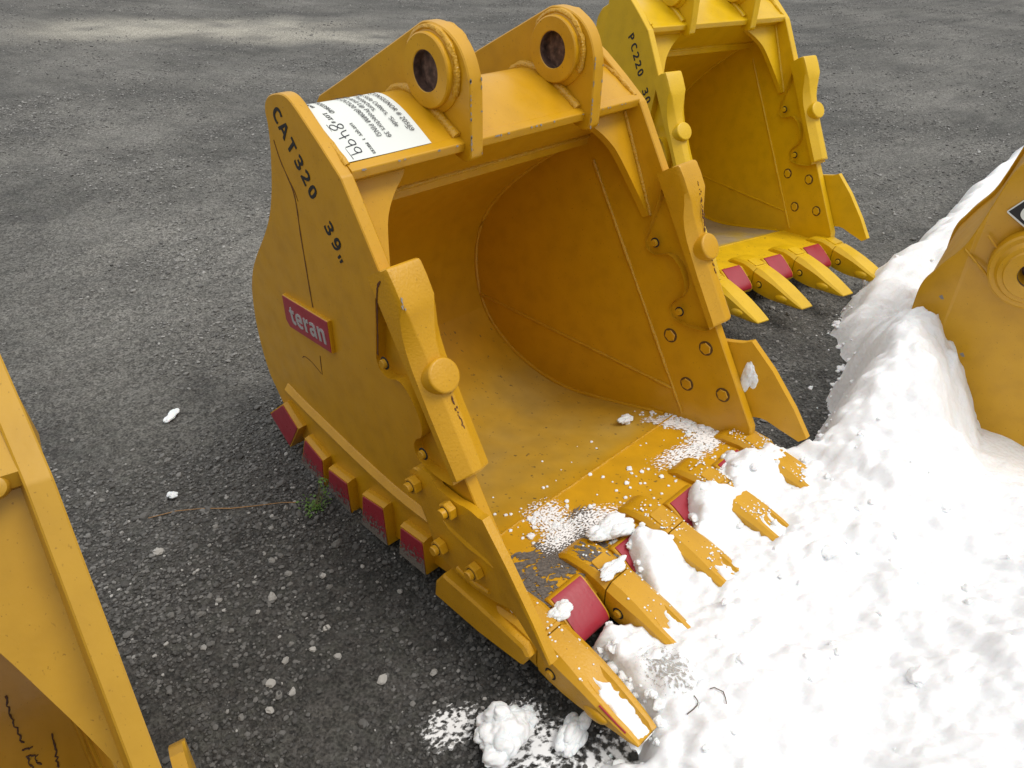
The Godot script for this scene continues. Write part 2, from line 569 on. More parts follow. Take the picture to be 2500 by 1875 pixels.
	# bar and shrouds of the heel
	for side in [-1.0, 1.0]:
		if not c.shrouds: continue
		var fx := func(u, v, d): return sx.call(side, u, v, d)
		var mid := smooth_line(V([-0.352, 0.257, -0.25, 0.247, -0.14, 0.242, 0.0, 0.236, 0.156, 0.234, 0.283, 0.241, 0.405, 0.261]), 4)
		var secs := []
		for i in mid.size():
			var p := mid[i]
			var t := 1.0 - smoothstep(mid.size() - 4.0, mid.size() - 1.0, i) * 0.8
			secs.append(PackedVector3Array([fx.call(p.x, p.y - 0.016 * t, -0.002), fx.call(p.x, p.y - 0.013 * t, 0.014), fx.call(p.x, p.y + 0.003 * t, 0.016), fx.call(p.x, p.y + 0.019 * t, 0.003), fx.call(p.x, p.y + 0.021 * t, -0.002)]))
		put("wear_bar", loft(secs), Y, root, 20.0)
		var faces := [[-0.344, 0.222, -0.261, 0.172, -0.365, 0.022, -0.478, 0.098], [-0.229, 0.155, -0.123, 0.134, -0.150, -0.005, -0.30, -0.005], [-0.096, 0.122, 0.019, 0.142, 0.008, -0.012, -0.125, -0.012], [0.098, 0.156, 0.212, 0.187, 0.208, 0.028, 0.07, 0.008], [0.287, 0.180, 0.393, 0.203, 0.392, 0.07, 0.268, 0.05]]
		for k in faces.size():
			var fc := PV(faces[k])
			for q in 4: fc[q] += Vector2(-0.021, -0.018 if q < 2 else -0.006)
			var dirn := (fc[1] - fc[0]).normalized()
			var upn := Vector2(-dirn.y, dirn.x)
			var basep := PackedVector2Array([fc[0] + upn * 0.004, fc[1] + upn * 0.004, fc[2], fc[3]])
			var top := PackedVector3Array(); var bot := PackedVector3Array(); var mid2 := PackedVector3Array()
			var rc := fc
			for q in 4:
				bot.append(fx.call(basep[q].x, basep[q].y, -tp * 0.8))
				mid2.append(fx.call(basep[q].x, basep[q].y, 0.012))
				top.append(fx.call(rc[q].x, rc[q].y, 0.027))
			var sh := put("heel_shroud", loft([bot, mid2, top]), K, root, 15.0)
			var ins2 := inset(ccw(fc.duplicate()), 0.004)
			put("red_face", slab(round_corners(ins2, 0.008, 3), 0.0265, 0.0295, 0.001, fx), M.red, sh, 20.0)
			if k > 0 and side < 0:
				sheet("mud", 4, 4, func(a, b): return fx.call(lerpf(lerpf(fc[0].x, fc[1].x, a), lerpf(fc[3].x, fc[2].x, a), b), lerpf(lerpf(fc[0].y, fc[1].y, a), lerpf(fc[3].y, fc[2].y, a), b), 0.0305), M.shroud_mud[k % 2], sh)
		# block under the corner of the lip
		var blk := PV([0.44, 0.118, 0.472, 0.170, 0.60, 0.172, 0.745, 0.166, 0.765, 0.147, 0.745, 0.100, 0.60, 0.075, 0.434, 0.066])
		put("lip_corner_block", slab(blk, -tp, 0.036, 0.006, func(u, v, d): return flat_side.call(side, u, v, d)), K, root, 20.0)
	# teeth
	var n: int = c.teeth
	for i in n:
		make_tooth(root, (i - (n - 1) * 0.5) * c.pitch, c)
	for i in n - 1:
		make_lip_shroud(root, (i - (n - 2) * 0.5) * c.pitch, c)
	return root

func make_ear(root: Node3D, e: Array, c: Dictionary) -> void:
	var x0: float = e[0]; var x1: float = e[1]; var b0: float = e[2]; var b1: float = e[3]
	var hc := Vector2(0.066, 1.194)
	var outline := smooth_line(V([0.022, 1.284, 0.042, 1.290, 0.080, 1.288, 0.118, 1.277, 0.150, 1.256, 0.172, 1.226, 0.185, 1.190, 0.188, 1.16]), 3)
	outline.append_array(smooth_line(V([0.188, 1.10, 0.187, 1.040, 0.183, 1.022, 0.170, 1.013, 0.15, 1.014, 0.10, 1.03]), 2))
	outline.append_array(PV([0.0, 1.02, -0.12, 0.95, -0.25, 0.84]))
	outline.append_array(smooth_line(V([-0.36, 0.74, -0.42, 0.76, -0.47, 0.86, -0.49, 0.95, -0.48, 1.01, -0.445, 1.053]), 2))
	outline.append_array(PV([-0.30, 1.123, -0.187, 1.180, -0.08, 1.233]))
	put("ear_plate", slab(outline, x0, x1, 0.003, func(u, v, d): return Vector3(d, v, u)), c.paint, root, 30.0)
	for s in 2:
		var xf := b0 if s == 0 else b1
		var base := x0 if s == 0 else x1
		var sg := -1.0 if s == 0 else 1.0
		var fr := Transform3D(Basis(Vector3(0, 0, 1), Vector3(0, 1, 0), Vector3(sg, 0, 0)), Vector3(base, hc.y, hc.x))
		var h := absf(xf - base)
		var boss := put("pin_boss", lathe([Vector2(0.043, -0.002), Vector2(0.0915, -0.002), Vector2(0.090, 0.004), Vector2(0.084, 0.009), Vector2(0.079, 0.011), Vector2(0.079, h - 0.003), Vector2(0.076, h), Vector2(0.045, h), Vector2(0.0435, h - 0.002)], fr, 48, true), c.paint, root, 35.0)
		put("pin_bore", lathe([Vector2(0.0440, h - 0.002), Vector2(0.0425, h - 0.002), Vector2(0.0425, 0.002), Vector2(0.0, 0.002), Vector2(0.0, -0.001), Vector2(0.044, -0.001)], fr, 40), M.bore, boss, 35.0)
		var tl := tube_line()
		var w := []
		for i in range(0, tl.size() - 8): w.append(Vector3(base + sg * 0.006, tl[i].y + 0.004, tl[i].x - 0.002))
		put("ear_weld", tube(w, 0.012, 7, 0.14), c.weld, root, 60.0)
		var ring := []
		for i in 21:
			var t := lerpf(-0.5, 2.6, i / 20.0)
			ring.append(fr * Vector3(cos(t) * 0.086 , sin(t) * 0.086, 0.004))
		put("boss_weld", tube(ring, 0.008, 6, 0.2), c.weld, root, 60.0)

func make_protector(root: Node3D, side: float, W: float, tp: float, c: Dictionary) -> void:
	var T := tp * 0.5 + 0.030
	var cx := W - tp * 0.5
	var place := func(t: float, dd: float, x: float) -> Vector3:
		var p := P0 + LN * t + NF * dd
		return Vector3(side * (cx + x), p.y, p.x)
	var nd := Node3D.new()
	nd.name = "side_protector" if side < 0 else "side_protector_001"
	root.add_child(nd)
	var flp := smooth_line(V([0.312, 0.893, 0.300, 0.858, 0.278, 0.765, 0.259, 0.690, 0.257, 0.666, 0.266, 0.650, 0.286, 0.643, 0.307, 0.646, 0.338, 0.660, 0.362, 0.658, 0.387, 0.641, 0.408, 0.612, 0.418, 0.578, 0.410, 0.548, 0.387, 0.526, 0.374, 0.503, 0.376, 0.481, 0.392, 0.466, 0.433, 0.462, 0.50, 0.474, 0.524, 0.488]), 3)
	for p in [[0.648, 0.0], [0.5, 0.0], [0.35, 0.0], [0.205, 0.0]]:
		flp.append(P0 + LN * p[0] + NF * p[1])
	var body := put("protector_body", slab(flp, -T, T, 0.005, func(u, v, d): return Vector3(side * (cx + d * (1.0 - 2.2 * side_depth(u, v))), v, u)), c.cast, nd, 30.0)
	var secs := []
	for q in [[0.197, 0.054, 0.0680, 0.035], [0.200, 0.057, 0.0735, 0.0375], [0.206, 0.060, 0.0765, 0.0380], [0.235, 0.063, 0.0785, 0.0380], [0.276, 0.064, 0.0775, 0.0375], [0.300, 0.055, 0.071, 0.031], [0.336, 0.037, 0.058, 0.024], [0.365, 0.0285, 0.051, 0.0185], [0.40, 0.023, 0.047, 0.0155], [0.5, 0.0187, 0.042, 0.0145], [0.650, 0.0180, 0.039, 0.0135], [0.655, 0.0165, 0.036, 0.012]]:
		secs.append(PackedVector3Array([place.call(q[0], -0.0005, -T), place.call(q[0], q[1], -T), place.call(q[0], q[2] - 0.002, -q[3] - 0.002), place.call(q[0], q[2], -q[3] + 0.003), place.call(q[0], q[2], q[3] - 0.003), place.call(q[0], q[2] - 0.002, q[3] + 0.002), place.call(q[0], q[1], T), place.call(q[0], -0.0005, T)]))
	put("protector_nose", loft(secs), c.cast, nd, 28.0)
	var o: Vector3 = place.call(0.436, 0.02, 0.0)
	var ax := Vector3(0, NF.y, NF.x)
	var fr := Transform3D(Basis(Vector3(1, 0, 0), ax.cross(Vector3(1, 0, 0)), ax), o)
	put("protector_stud", lathe([Vector2(0.0, -0.01), Vector2(0.038, -0.01), Vector2(0.038, 0.036), Vector2(0.036, 0.040), Vector2(0.032, 0.0425), Vector2(0.0, 0.0435)], fr, 36), c.cast, nd, 40.0)
	for pv in [Vector2(0.2935, 0.681), Vector2(0.411, 0.500)]:
		for s2 in [-1.0, 1.0]:
			var f2 := Transform3D(Basis(Vector3(0, 0, 1), Vector3(0, 1, 0), Vector3(side * s2, 0, 0)), Vector3(side * (cx + s2 * T * (1.0 - 2.2 * side_depth(pv.x, pv.y))), pv.y, pv.x))
			var ring := put("protector_pin", lathe([Vector2(0.0, -0.002), Vector2(0.0105, -0.002), Vector2(0.0105, 0.006), Vector2(0.009, 0.009), Vector2(0.0, 0.009)], f2, 20), c.cast, nd, 35.0)
			put("pin_groove", lathe([Vector2(0.0108, -0.001), Vector2(0.0148, -0.001), Vector2(0.0148, 0.0008), Vector2(0.0108, 0.0008)], f2, 24, true), M.dark, ring, 30.0)

func make_cutter(root: Node3D, side: float, W: float, tp: float, c: Dictionary, sx: Callable, flat_side: Callable) -> void:
	var nd := Node3D.new()
	nd.name = "side_cutter" if side < 0 else "side_cutter_001"
	root.add_child(nd)
	var dep := func(u: float, v: float) -> float: return (u - P0.x) * NF.x + (v - P0.y) * NF.y
	var off := func(u: float, v: float, d: float) -> Vector3:
		var q: float = dep.call(u, v)
		var o := 0.002 + 0.24 * maxf(0.0, q - 0.005)
		return Vector3(side * (W + o + d), v, u)
	# grid between the two long edges, so that the wing can bend
	var A := V([0.355, 0.418, 0.378, 0.350, 0.41, 0.285, 0.44, 0.222, 0.475, 0.205, 0.55, 0.198, 0.635, 0.212, 0.705, 0.238, 0.765, 0.224, 0.825, 0.207])
	var B := V([0.375, 0.440, 0.400, 0.452, 0.430, 0.452, 0.455, 0.428, 0.517, 0.429, 0.599, 0.449, 0.621, 0.461, 0.70, 0.392, 0.785, 0.300, 0.843, 0.225])
	var sh: Vector2 = LN * c.get("cutter_shift", 0.0)
	var a := smooth_line(A, 3)
	var b := PackedVector2Array()
	for i in B.size() - 1:
		for k in 3: b.append(B[i].lerp(B[i + 1], k / 3.0))
	b.append(B[-1])
	for i in a.size():
		a[i] += sh; b[i] += sh
	var secs := []
	var nn := 9
	for i in a.size():
		var L := PackedVector3Array()
		for k in nn + 1:
			var p := a[i].lerp(b[i], float(k) / nn)
			L.append(off.call(p.x, p.y, 0.0))
		for k in nn + 1:
			var p := a[i].lerp(b[i], 1.0 - float(k) / nn)
			var q: float = dep.call(p.x, p.y)
			var e := 0.024
			if k == 0 or k == nn: e = 0.020
			L.append(off.call(p.x, p.y, e))
		secs.append(L)
	put("cutter_blade", loft(secs), c.cast, nd, 24.0)
	# raised rib on the outer face
	var rib := []
	for q in [[0.470, 0.352, 0.001, 0.001], [0.50, 0.338, 0.012, 0.004], [0.56, 0.330, 0.016, 0.005], [0.61, 0.331, 0.010, 0.003], [0.645, 0.333, 0.001, 0.001]]:
		rib.append(PackedVector3Array([off.call(q[0] + sh.x, q[1] + q[2] + sh.y, 0.022), off.call(q[0] + sh.x, q[1] + sh.y, 0.024 + q[3]), off.call(q[0] - 0.004 + sh.x, q[1] - q[2] + sh.y, 0.022)]))
	put("cutter_rib", loft(rib), c.cast, nd, 20.0)
	var ridge := []
	for q in [[0.52, 0.228], [0.55, 0.224], [0.59, 0.228], [0.63, 0.240]]:
		ridge.append(off.call(q[0] + sh.x, q[1] + sh.y, 0.024))
	put("cutter_rib", tube(ridge, 0.007, 6), c.cast, nd, 60.0)
	for p in [] if c.has("cutter_shift") else [Vector2(0.385, 0.402), Vector2(0.508, 0.408), Vector2(0.470, 0.264), Vector2(0.592, 0.282)]:
		p += sh
		var q: Vector3 = off.call(p.x, p.y, 0.024)
		var fr := Transform3D(Basis(Vector3(0, 0, 1), Vector3(0, 1, 0), Vector3(side, 0, 0)).rotated(Vector3(1, 0, 0), p.x * 9.0), q)
		var nut := put("cutter_nut", hexagon(fr, 0.0225, 0.020), c.cast, nd, 20.0)
		put("bolt_end", lathe([Vector2(0.0, 0.018), Vector2(0.0125, 0.018), Vector2(0.0125, 0.030), Vector2(0.011, 0.0325), Vector2(0.0, 0.0325)], fr, 20), c.cast, nut, 35.0)
		put("nut_shadow_gap", lathe([Vector2(0.0126, 0.0185), Vector2(0.0145, 0.0185), Vector2(0.0145, 0.0207), Vector2(0.0126, 0.0207)], fr, 20, true), M.dark, nut)
		# bolt head let into the inner face
		var f2 := Transform3D(Basis(Vector3(0, 0, 1), Vector3(0, 1, 0), Vector3(-side, 0, 0)).rotated(Vector3(1, 0, 0), p.x * 7.0), Vector3(side * (W - tp - TAPER * side_depth(p.x, p.y)), p.y, p.x))
		var head := put("bolt_head", hexagon(f2, 0.0195, 0.0045), c.paint, nd, 20.0)
		put("bolt_recess", lathe([Vector2(0.012, -0.001), Vector2(0.0232, -0.001), Vector2(0.0232, 0.0012), Vector2(0.012, 0.0012)], f2, 28, true), M.recess, head, 30.0)

func make_tooth(root: Node3D, x: float, c: Dictionary) -> void:
	var nd := Node3D.new()
	var k := 0
	while root.has_node(NodePath("tooth" if k == 0 else "tooth_%03d" % k)): k += 1
	nd.name = "tooth" if k == 0 else "tooth_%03d" % k
	root.add_child(nd)
	var sec := func(u: float, top: float, bot: float, hw: float, ch: float, dish: float, rail: float) -> PackedVector3Array:
		var r := hw - ch
		var i1 := r - rail
		return PackedVector3Array([Vector3(x - hw * 0.86, bot, u), Vector3(x + hw * 0.86, bot, u), Vector3(x + hw, bot + (top - bot) * 0.3, u), Vector3(x + hw, top - ch * 0.9, u), Vector3(x + r, top, u), Vector3(x + i1, top, u), Vector3(x + i1 - 0.007, top - dish, u), Vector3(x - i1 + 0.007, top - dish, u), Vector3(x - i1, top, u), Vector3(x - r, top, u), Vector3(x - hw, top - ch * 0.9, u), Vector3(x - hw, bot + (top - bot) * 0.3, u)])
	var ad := [sec.call(0.606, 0.152, 0.10, 0.045, 0.008, 0.0, 0.004), sec.call(0.622, 0.168, 0.10, 0.046, 0.01, 0.0, 0.004), sec.call(0.640, 0.178, 0.10, 0.046, 0.010, 0.0, 0.004), sec.call(0.70, 0.187, 0.094, 0.0455, 0.012, 0.0, 0.004), sec.call(0.742, 0.184, 0.09, 0.0455, 0.014, 0.0, 0.004), sec.call(0.766, 0.179, 0.088, 0.0455, 0.016, 0.0, 0.004)]
	put("adapter", loft(ad), c.cast, nd, 28.0)
	put("adapter_pad", slab(round_corners(PV([-0.024, 0.700, 0.024, 0.700, 0.028, 0.757, -0.028, 0.757]), 0.006, 3), 0.0, 0.004, 0.001, func(a, b, d): return Vector3(x + a, lerpf(0.187, 0.1815, (b - 0.7) / 0.057) + d, b)), c.cast, nd, 25.0)
	put("joint_gap", loft([sec.call(0.764, 0.172, 0.094, 0.041, 0.014, 0.0, 0.004), sec.call(0.775, 0.172, 0.094, 0.041, 0.014, 0.0, 0.004)]), M.dark, nd, 28.0)
	var ds: float = c.dish
	var tt := [sec.call(0.771, 0.182, 0.084, 0.047, 0.018, 0.0, 0.005), sec.call(0.80, 0.179, 0.080, 0.0475, 0.019, 0.0, 0.005), sec.call(0.845, 0.170, 0.078, 0.0468, 0.016, 0.0, 0.006), sec.call(0.885, 0.160, 0.080, 0.0455, 0.012, ds * 0.15, 0.009), sec.call(0.905, 0.154, 0.083, 0.0448, 0.011, ds * 0.75, 0.009), sec.call(0.93, 0.147, 0.087, 0.0440, 0.010, ds, 0.009), sec.call(0.975, 0.1325, 0.093, 0.0405, 0.008, ds * 1.3, 0.009), sec.call(1.005, 0.123, 0.096, 0.0375, 0.007, ds * 1.8, 0.009), sec.call(1.024, 0.116, 0.099, 0.0345, 0.005, ds * 1.1, 0.008), sec.call(1.040, 0.109, 0.104, 0.031, 0.002, ds * 0.3, 0.006)]
	put("tooth_point", loft(tt), c.cast, nd, 28.0)
	for s in [-1.0, 1.0]:
		var fr := Transform3D(Basis(Vector3(0, 0, 1), Vector3(0, 1, 0), Vector3(s, 0, 0)), Vector3(x + s * 0.0472, 0.122, 0.812))
		var pin := put("tooth_pin", lathe([Vector2(0.0, -0.003), Vector2(0.0105, -0.003), Vector2(0.0105, 0.005), Vector2(0.009, 0.007), Vector2(0.0, 0.007)], fr, 20), c.cast, nd, 35.0)
		put("pin_groove", lathe([Vector2(0.0107, -0.002), Vector2(0.0155, -0.002), Vector2(0.0155, 0.0008), Vector2(0.0107, 0.0008)], fr, 20, true), M.dark, pin)
		var lug := blob(Vector3(0.012, 0.017, 0.034), 7, 0.05, 0.1, 12, 16)
		put("tooth_lug", moved(lug, Transform3D(Basis(Vector3(1, 0, 0), -0.18), Vector3(x + s * 0.040, 0.109, 0.935))), c.cast, nd, 50.0)

func make_lip_shroud(root: Node3D, x: float, c: Dictionary) -> void:
	var prof := smooth_line(V([0.676, 0.150, 0.688, 0.166, 0.702, 0.1735, 0.722, 0.1665, 0.755, 0.1470, 0.785, 0.126, 0.797, 0.112, 0.798, 0.098, 0.790, 0.085]), 3)
	var poly := prof.duplicate()
	poly.append_array(PV([0.74, 0.09, 0.68, 0.11]))
	var sh := put("lip_shroud", slab(poly, -0.058, 0.058, 0.003, func(u, v, d): return Vector3(x + d, v, u)), c.cast, root, 30.0)
	var prof2 := smooth_line(V([0.704, 0.1738, 0.7055, 0.1762, 0.724, 0.1695, 0.757, 0.1500, 0.787, 0.1290, 0.7995, 0.1135, 0.8005, 0.104]), 3)
	var p2 := prof2.duplicate()
	p2.append_array(PV([0.790, 0.104, 0.780, 0.122, 0.752, 0.142, 0.722, 0.160]))
	put("red_face", slab(p2, -0.050, 0.050, 0.003, func(u, v, d): return Vector3(x + d, v, u)), M.red, sh, 30.0)

# ---------------------------------------------------------------- ground
var g1 := FastNoiseLite.new()
var g2 := FastNoiseLite.new()
var g3 := FastNoiseLite.new()
func ground_height(x: float, z: float) -> float:
	return g1.get_noise_2d(x, z) * 0.016 + g2.get_noise_2d(x, z) * 0.004 - 0.004 + 0.03 * exp(-(pow((x + 0.1) / 0.36, 2.0) + pow((z - 0.5) / 0.3, 2.0)))

func stretch_axis(c0: float, half: float, step: float, grow: float, far: float) -> PackedFloat32Array:
	var pos := PackedFloat32Array()
	var x := 0.0; var s := step
	var list := []
	while x < far:
		x += s
		list.append(x)
		if x > half: s *= grow
	for i in range(list.size() - 1, -1, -1): pos.append(c0 - list[i])
	pos.append(c0)
	for v in list: pos.append(c0 + v)
	return pos

func dust(x: float, z: float) -> float:     # pale, silty ground
	var d := 0.0
	for q in [[2.9, -8.9, 2.0, 0.85, 1.0], [3.9, -7.3, 1.1, 0.5, 0.8]]:
		var p := Vector2(x - q[0], z - q[1])
		var a: float = p.dot(Vector2(0.78, 0.62)) / q[2]; var b: float = p.dot(Vector2(-0.62, 0.78)) / q[3] + 0.35 * g3.get_noise_2d(x * 1.5, z * 1.5)
		d = maxf(d, q[4] * exp(-(a * a * a * a + b * b * b * b)))
	return d

func worn(x: float, z: float) -> float:     # smooth bands worn by wheels
	var a := exp(-pow((x + 0.66 - 0.06 * z) / 0.20, 2.0)) * smoothstep(-0.35, -0.8, z)
	var b := exp(-pow((x - 2.6 + 0.35 * z) / 0.35, 2.0)) * 0.7 + exp(-pow((x + 0.1 - 0.3 * z) / 0.3, 2.0)) * smoothstep(-2.0, -3.0, z) * 0.6
	return clampf(maxf(a, b) * (0.7 + 0.8 * g3.get_noise_2d(x * 3.0, z * 3.0)), 0.0, 1.0)

func make_ground() -> void:
	g1.seed = 11; g1.frequency = 1.3; g1.fractal_octaves = 3
	g2.seed = 12; g2.frequency = 14.0; g2.fractal_octaves = 3
	g3.seed = 13; g3.frequency = 0.55; g3.fractal_octaves = 4
	var xs := stretch_axis(-0.2, 1.3, 0.02, 1.035, 160.0)
	var zs := stretch_axis(-0.4, 1.5, 0.02, 1.035, 160.0)
	var nx := xs.size(); var nz := zs.size()
	var vs := PackedVector3Array(); vs.resize(nx * nz)
	var ns := PackedVector3Array(); ns.resize(nx * nz)
	var cs := PackedColorArray(); cs.resize(nx * nz)
	for j in nz:
		for i in nx:
			var x := xs[i]; var z := zs[j]
			var h := ground_height(x, z)
			vs[j * nx + i] = Vector3(x, h, z)
			ns[j * nx + i] = Vector3(h - ground_height(x + 0.01, z), 0.01, h - ground_height(x, z + 0.01)).normalized()
			var t := clampf(0.42 + 0.75 * g3.get_noise_2d(x, z) + 0.35 * g3.get_noise_2d(x * 5.0 + 30.0, z * 5.0) + 0.3 * g2.get_noise_2d(x * 0.5, z * 0.5), 0.0, 1.0)
			var col := Color(0.078, 0.077, 0.073).lerp(Color(0.185, 0.180, 0.168), t)
			col = col.lerp(Color(0.40, 0.38, 0.33), dust(x, z) * clampf(0.8 + g3.get_noise_2d(x * 2, z * 2), 0, 1))
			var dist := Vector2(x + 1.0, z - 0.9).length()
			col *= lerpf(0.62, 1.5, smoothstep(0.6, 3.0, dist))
			col = col.lerp(Color(0.20, 0.195, 0.182), 0.65 * worn(x, z))
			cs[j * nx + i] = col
	var ix := PackedInt32Array(); ix.resize((nx - 1) * (nz - 1) * 6)
	var k := 0
	for j in nz - 1:
		for i in nx - 1:
			var a := j * nx + i
			ix[k] = a; ix[k + 1] = a + 1; ix[k + 2] = a + nx + 1; ix[k + 3] = a; ix[k + 4] = a + nx + 1; ix[k + 5] = a + nx
			k += 6
	var arr := []; arr.resize(Mesh.ARRAY_MAX)
	arr[Mesh.ARRAY_VERTEX] = vs; arr[Mesh.ARRAY_NORMAL] = ns; arr[Mesh.ARRAY_COLOR] = cs; arr[Mesh.ARRAY_INDEX] = ix
	var m := ArrayMesh.new()
	m.add_surface_from_arrays(Mesh.PRIMITIVE_TRIANGLES, arr)
	m.surface_set_material(0, M.ground)
	tag(add_part("ground", m, self), "dark grey crushed gravel ground of the yard with paler silty patches", "ground", "", "structure")

func rock_soup(seed_: int, rings := 4, seg := 6) -> PackedVector3Array:
	var r := RandomNumberGenerator.new(); r.seed = seed_
	var pts := []
	var s := PackedVector3Array()
	var grid := []
	for i in rings + 1:
		var row := PackedVector3Array()
		var th := PI * i / rings
		for j in seg:
			var ph := TAU * (j + 0.5 * (i % 2)) / seg
			var k := r.randf_range(0.72, 1.15)
			if i == 0 or i == rings: k = 0.85
			row.append(Vector3(sin(th) * cos(ph), cos(th) * 0.7, sin(th) * sin(ph) * 0.8) * k)
		grid.append(row)
	for i in rings:
		for j in seg:
			var q := (j + 1) % seg
			if i > 0: s.append(grid[i][j]); s.append(grid[i][q]); s.append(grid[i + 1][q])
			s.append(grid[i][j]); s.append(grid[i + 1][q]); s.append(grid[i + 1][j])
	return outward(s)

func in_frame(x: float, z: float) -> bool:   # near enough to the photographed ground
	var d := Vector2(x + 1.234, z - 1.416)
	var f := d.dot(Vector2(0.7007, -0.7134)); var r := d.dot(Vector2(0.7134, 0.7007))
	return f > 0.2 and absf(r) < 0.95 * f + 0.9

func make_gravel() -> void:
	var r := RandomNumberGenerator.new(); r.seed = 77
	var cam := Vector2(-1.234, 1.416)
	var batches := [[], [], [], []]
	var zones := [[-1.7, 1.9, -2.2, 1.3, 30000, 0.0022, 0.0062], [-1.15, -0.3, -0.7, 1.0, 15000, 0.003, 0.0082], [-3.0, 6.0, -6.0, 1.0, 70000, 0.004, 0.009], [-4.0, 15.0, -15.0, 2.0, 120000, 0.006, 0.014]]
	for zi in zones.size():
		var q = zones[zi]
		for i in int(q[4]):
			var x := r.randf_range(q[0], q[1]); var z := r.randf_range(q[2], q[3])
			var s := r.randf_range(q[5], q[6]) * (0.7 + 0.6 * r.randf() * r.randf())
			var keep := 0.5 + 1.3 * g3.get_noise_2d(x * 1.7 + 40.0, z * 1.7)
			keep -= 0.9 * dust(x, z) + 0.75 * worn(x, z)
			var hue := r.randf(); var which := r.randi() % 4; var roll := r.randf()
			var b := Basis.from_euler(Vector3(r.randf() * 0.6, r.randf() * TAU, r.randf() * 0.6)).scaled(Vector3(s * r.randf_range(0.8, 1.3), s * r.randf_range(0.6, 1.0), s))
			if roll > keep or not in_frame(x, z): continue
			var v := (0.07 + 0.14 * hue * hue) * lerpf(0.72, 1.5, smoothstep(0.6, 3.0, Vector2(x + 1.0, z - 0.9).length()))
			if hue > 0.98: v = r.randf_range(0.24, 0.38)
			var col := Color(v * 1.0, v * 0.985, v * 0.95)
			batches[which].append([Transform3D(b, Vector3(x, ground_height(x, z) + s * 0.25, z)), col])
	for k in 4:
		var mm := MultiMesh.new()
		mm.transform_format = MultiMesh.TRANSFORM_3D
		mm.use_colors = true
		mm.mesh = to_mesh(rock_soup(100 + k), M.stone, 25.0)
		mm.instance_count = batches[k].size()
		for i in batches[k].size():
			mm.set_instance_transform(i, batches[k][i][0])
			mm.set_instance_color(i, batches[k][i][1])
		var mi := MultiMeshInstance3D.new()
		mi.multimesh = mm
		mi.name = numbered("gravel")
		add_child(mi)
		tag(mi, ["crushed grey gravel strewn over the yard", "fine angular gravel chips strewn over the yard", "rounded gravel grains strewn over the yard", "coarse gravel grains strewn over the yard"][k], "gravel", "", "stuff")

# ---------------------------------------------------------------- snow
var snow_poly := PackedVector2Array()
var s1 := FastNoiseLite.new()
var s2 := FastNoiseLite.new()
var s3 := FastNoiseLite.new()
func snow_depth(x: float, z: float) -> float:    # metres inside the edge of the snow
	var p := Vector2(x + 0.035 * s2.get_noise_2d(x, z), z + 0.035 * s2.get_noise_2d(x + 9.0, z))
	var best := 1e9
	var inside := false
	var n := snow_poly.size()
	for i in n:
		var a := snow_poly[i]; var b := snow_poly[(i + 1) % n]
		var q := Geometry2D.get_closest_point_to_segment(p, a, b)
		best = minf(best, q.distance_squared_to(p))
		if (a.y > p.y) != (b.y > p.y) and p.x < (b.x - a.x) * (p.y - a.y) / (b.y - a.y) + a.x: inside = not inside
	var d := sqrt(best)
	return d if inside else -d

var sc := FastNoiseLite.new()
func snow_height(x: float, z: float, d: float) -> float:
	var H := 0.104 + 0.014 * smoothstep(-0.42, -0.36, x)
	H += 0.088 * smoothstep(0.87, 0.76, z) * smoothstep(0.55, 0.45, x)
	H -= 0.022 * smoothstep(0.22, 0.30, x) * smoothstep(0.87, 0.76, z) * smoothstep(0.6, 0.5, x)
	H += 0.29 * exp(-(pow((x - 1.10) / 0.40, 2.0) + pow((z - 0.87) / 0.20, 2.0)))
	H += 0.09 * exp(-(pow((x - 0.75) / 0.25, 2.0) + pow((z - 1.0) / 0.2, 2.0)))
	H -= 0.13 * smoothstep(0.98, 1.2, z) * smoothstep(0.82, 1.05, x)
	H += 0.10 * smoothstep(1.25, 1.75, z) * smoothstep(1.0, 0.7, x)
	H += 0.12 * smoothstep(1.6, 2.2, x)
	var out := smoothstep(0.0, 0.3, d)
	var near_teeth := smoothstep(1.12, 1.0, z) * smoothstep(0.62, 0.5, x)
	var amp := lerpf(1.0, 0.42, near_teeth)
	var wx := x + 0.02 * s2.get_noise_2d(x * 2.0, z * 2.0); var wz := z + 0.02 * s2.get_noise_2d(x * 2.0 + 7.0, z * 2.0)
	var rough := clampf(0.55 + 1.6 * s1.get_noise_2d(x * 1.6 + 3.0, z * 1.6), 0.45, 1.0)
	H += amp * (0.055 * s1.get_noise_2d(x, z) * out + 0.050 * absf(s2.get_noise_2d(x * 0.8, z * 0.8)))
	H += 0.014 * smoothstep(-0.40, -0.33, x) * smoothstep(0.90, 1.0, z) * near_teeth
	H -= lerpf(0.62, 0.9, near_teeth) * rough * (0.036 * (sc.get_noise_2d(wx, wz) + 0.5) + 0.026 * (sc.get_noise_2d(wx * 2.3 + 5.0, wz * 2.3) + 0.5)) - 0.004
	H -= 0.022 * smoothstep(0.36, 0.46, x) * smoothstep(0.56, 0.53, x)
	H = lerpf(0.028 + 0.3 * (H - 0.09), H, smoothstep(-0.58, -0.43, x)) if z < 1.3 else H
	H += 0.010 * s3.get_noise_2d(x, z) + 0.005 * s3.get_noise_2d(x * 3.0, z * 3.0)
	H = maxf(H, (0.05 if x > 0.6 else 0.0) + 0.012 * s2.get_noise_2d(x, z))
	var rise := 1.0 - pow(1.0 - clampf(d / lerpf(0.055, 0.13, smoothstep(0.6, 0.9, x)), 0.0, 1.0), 2.6)
	return H * rise - 0.03 * (1.0 - rise)

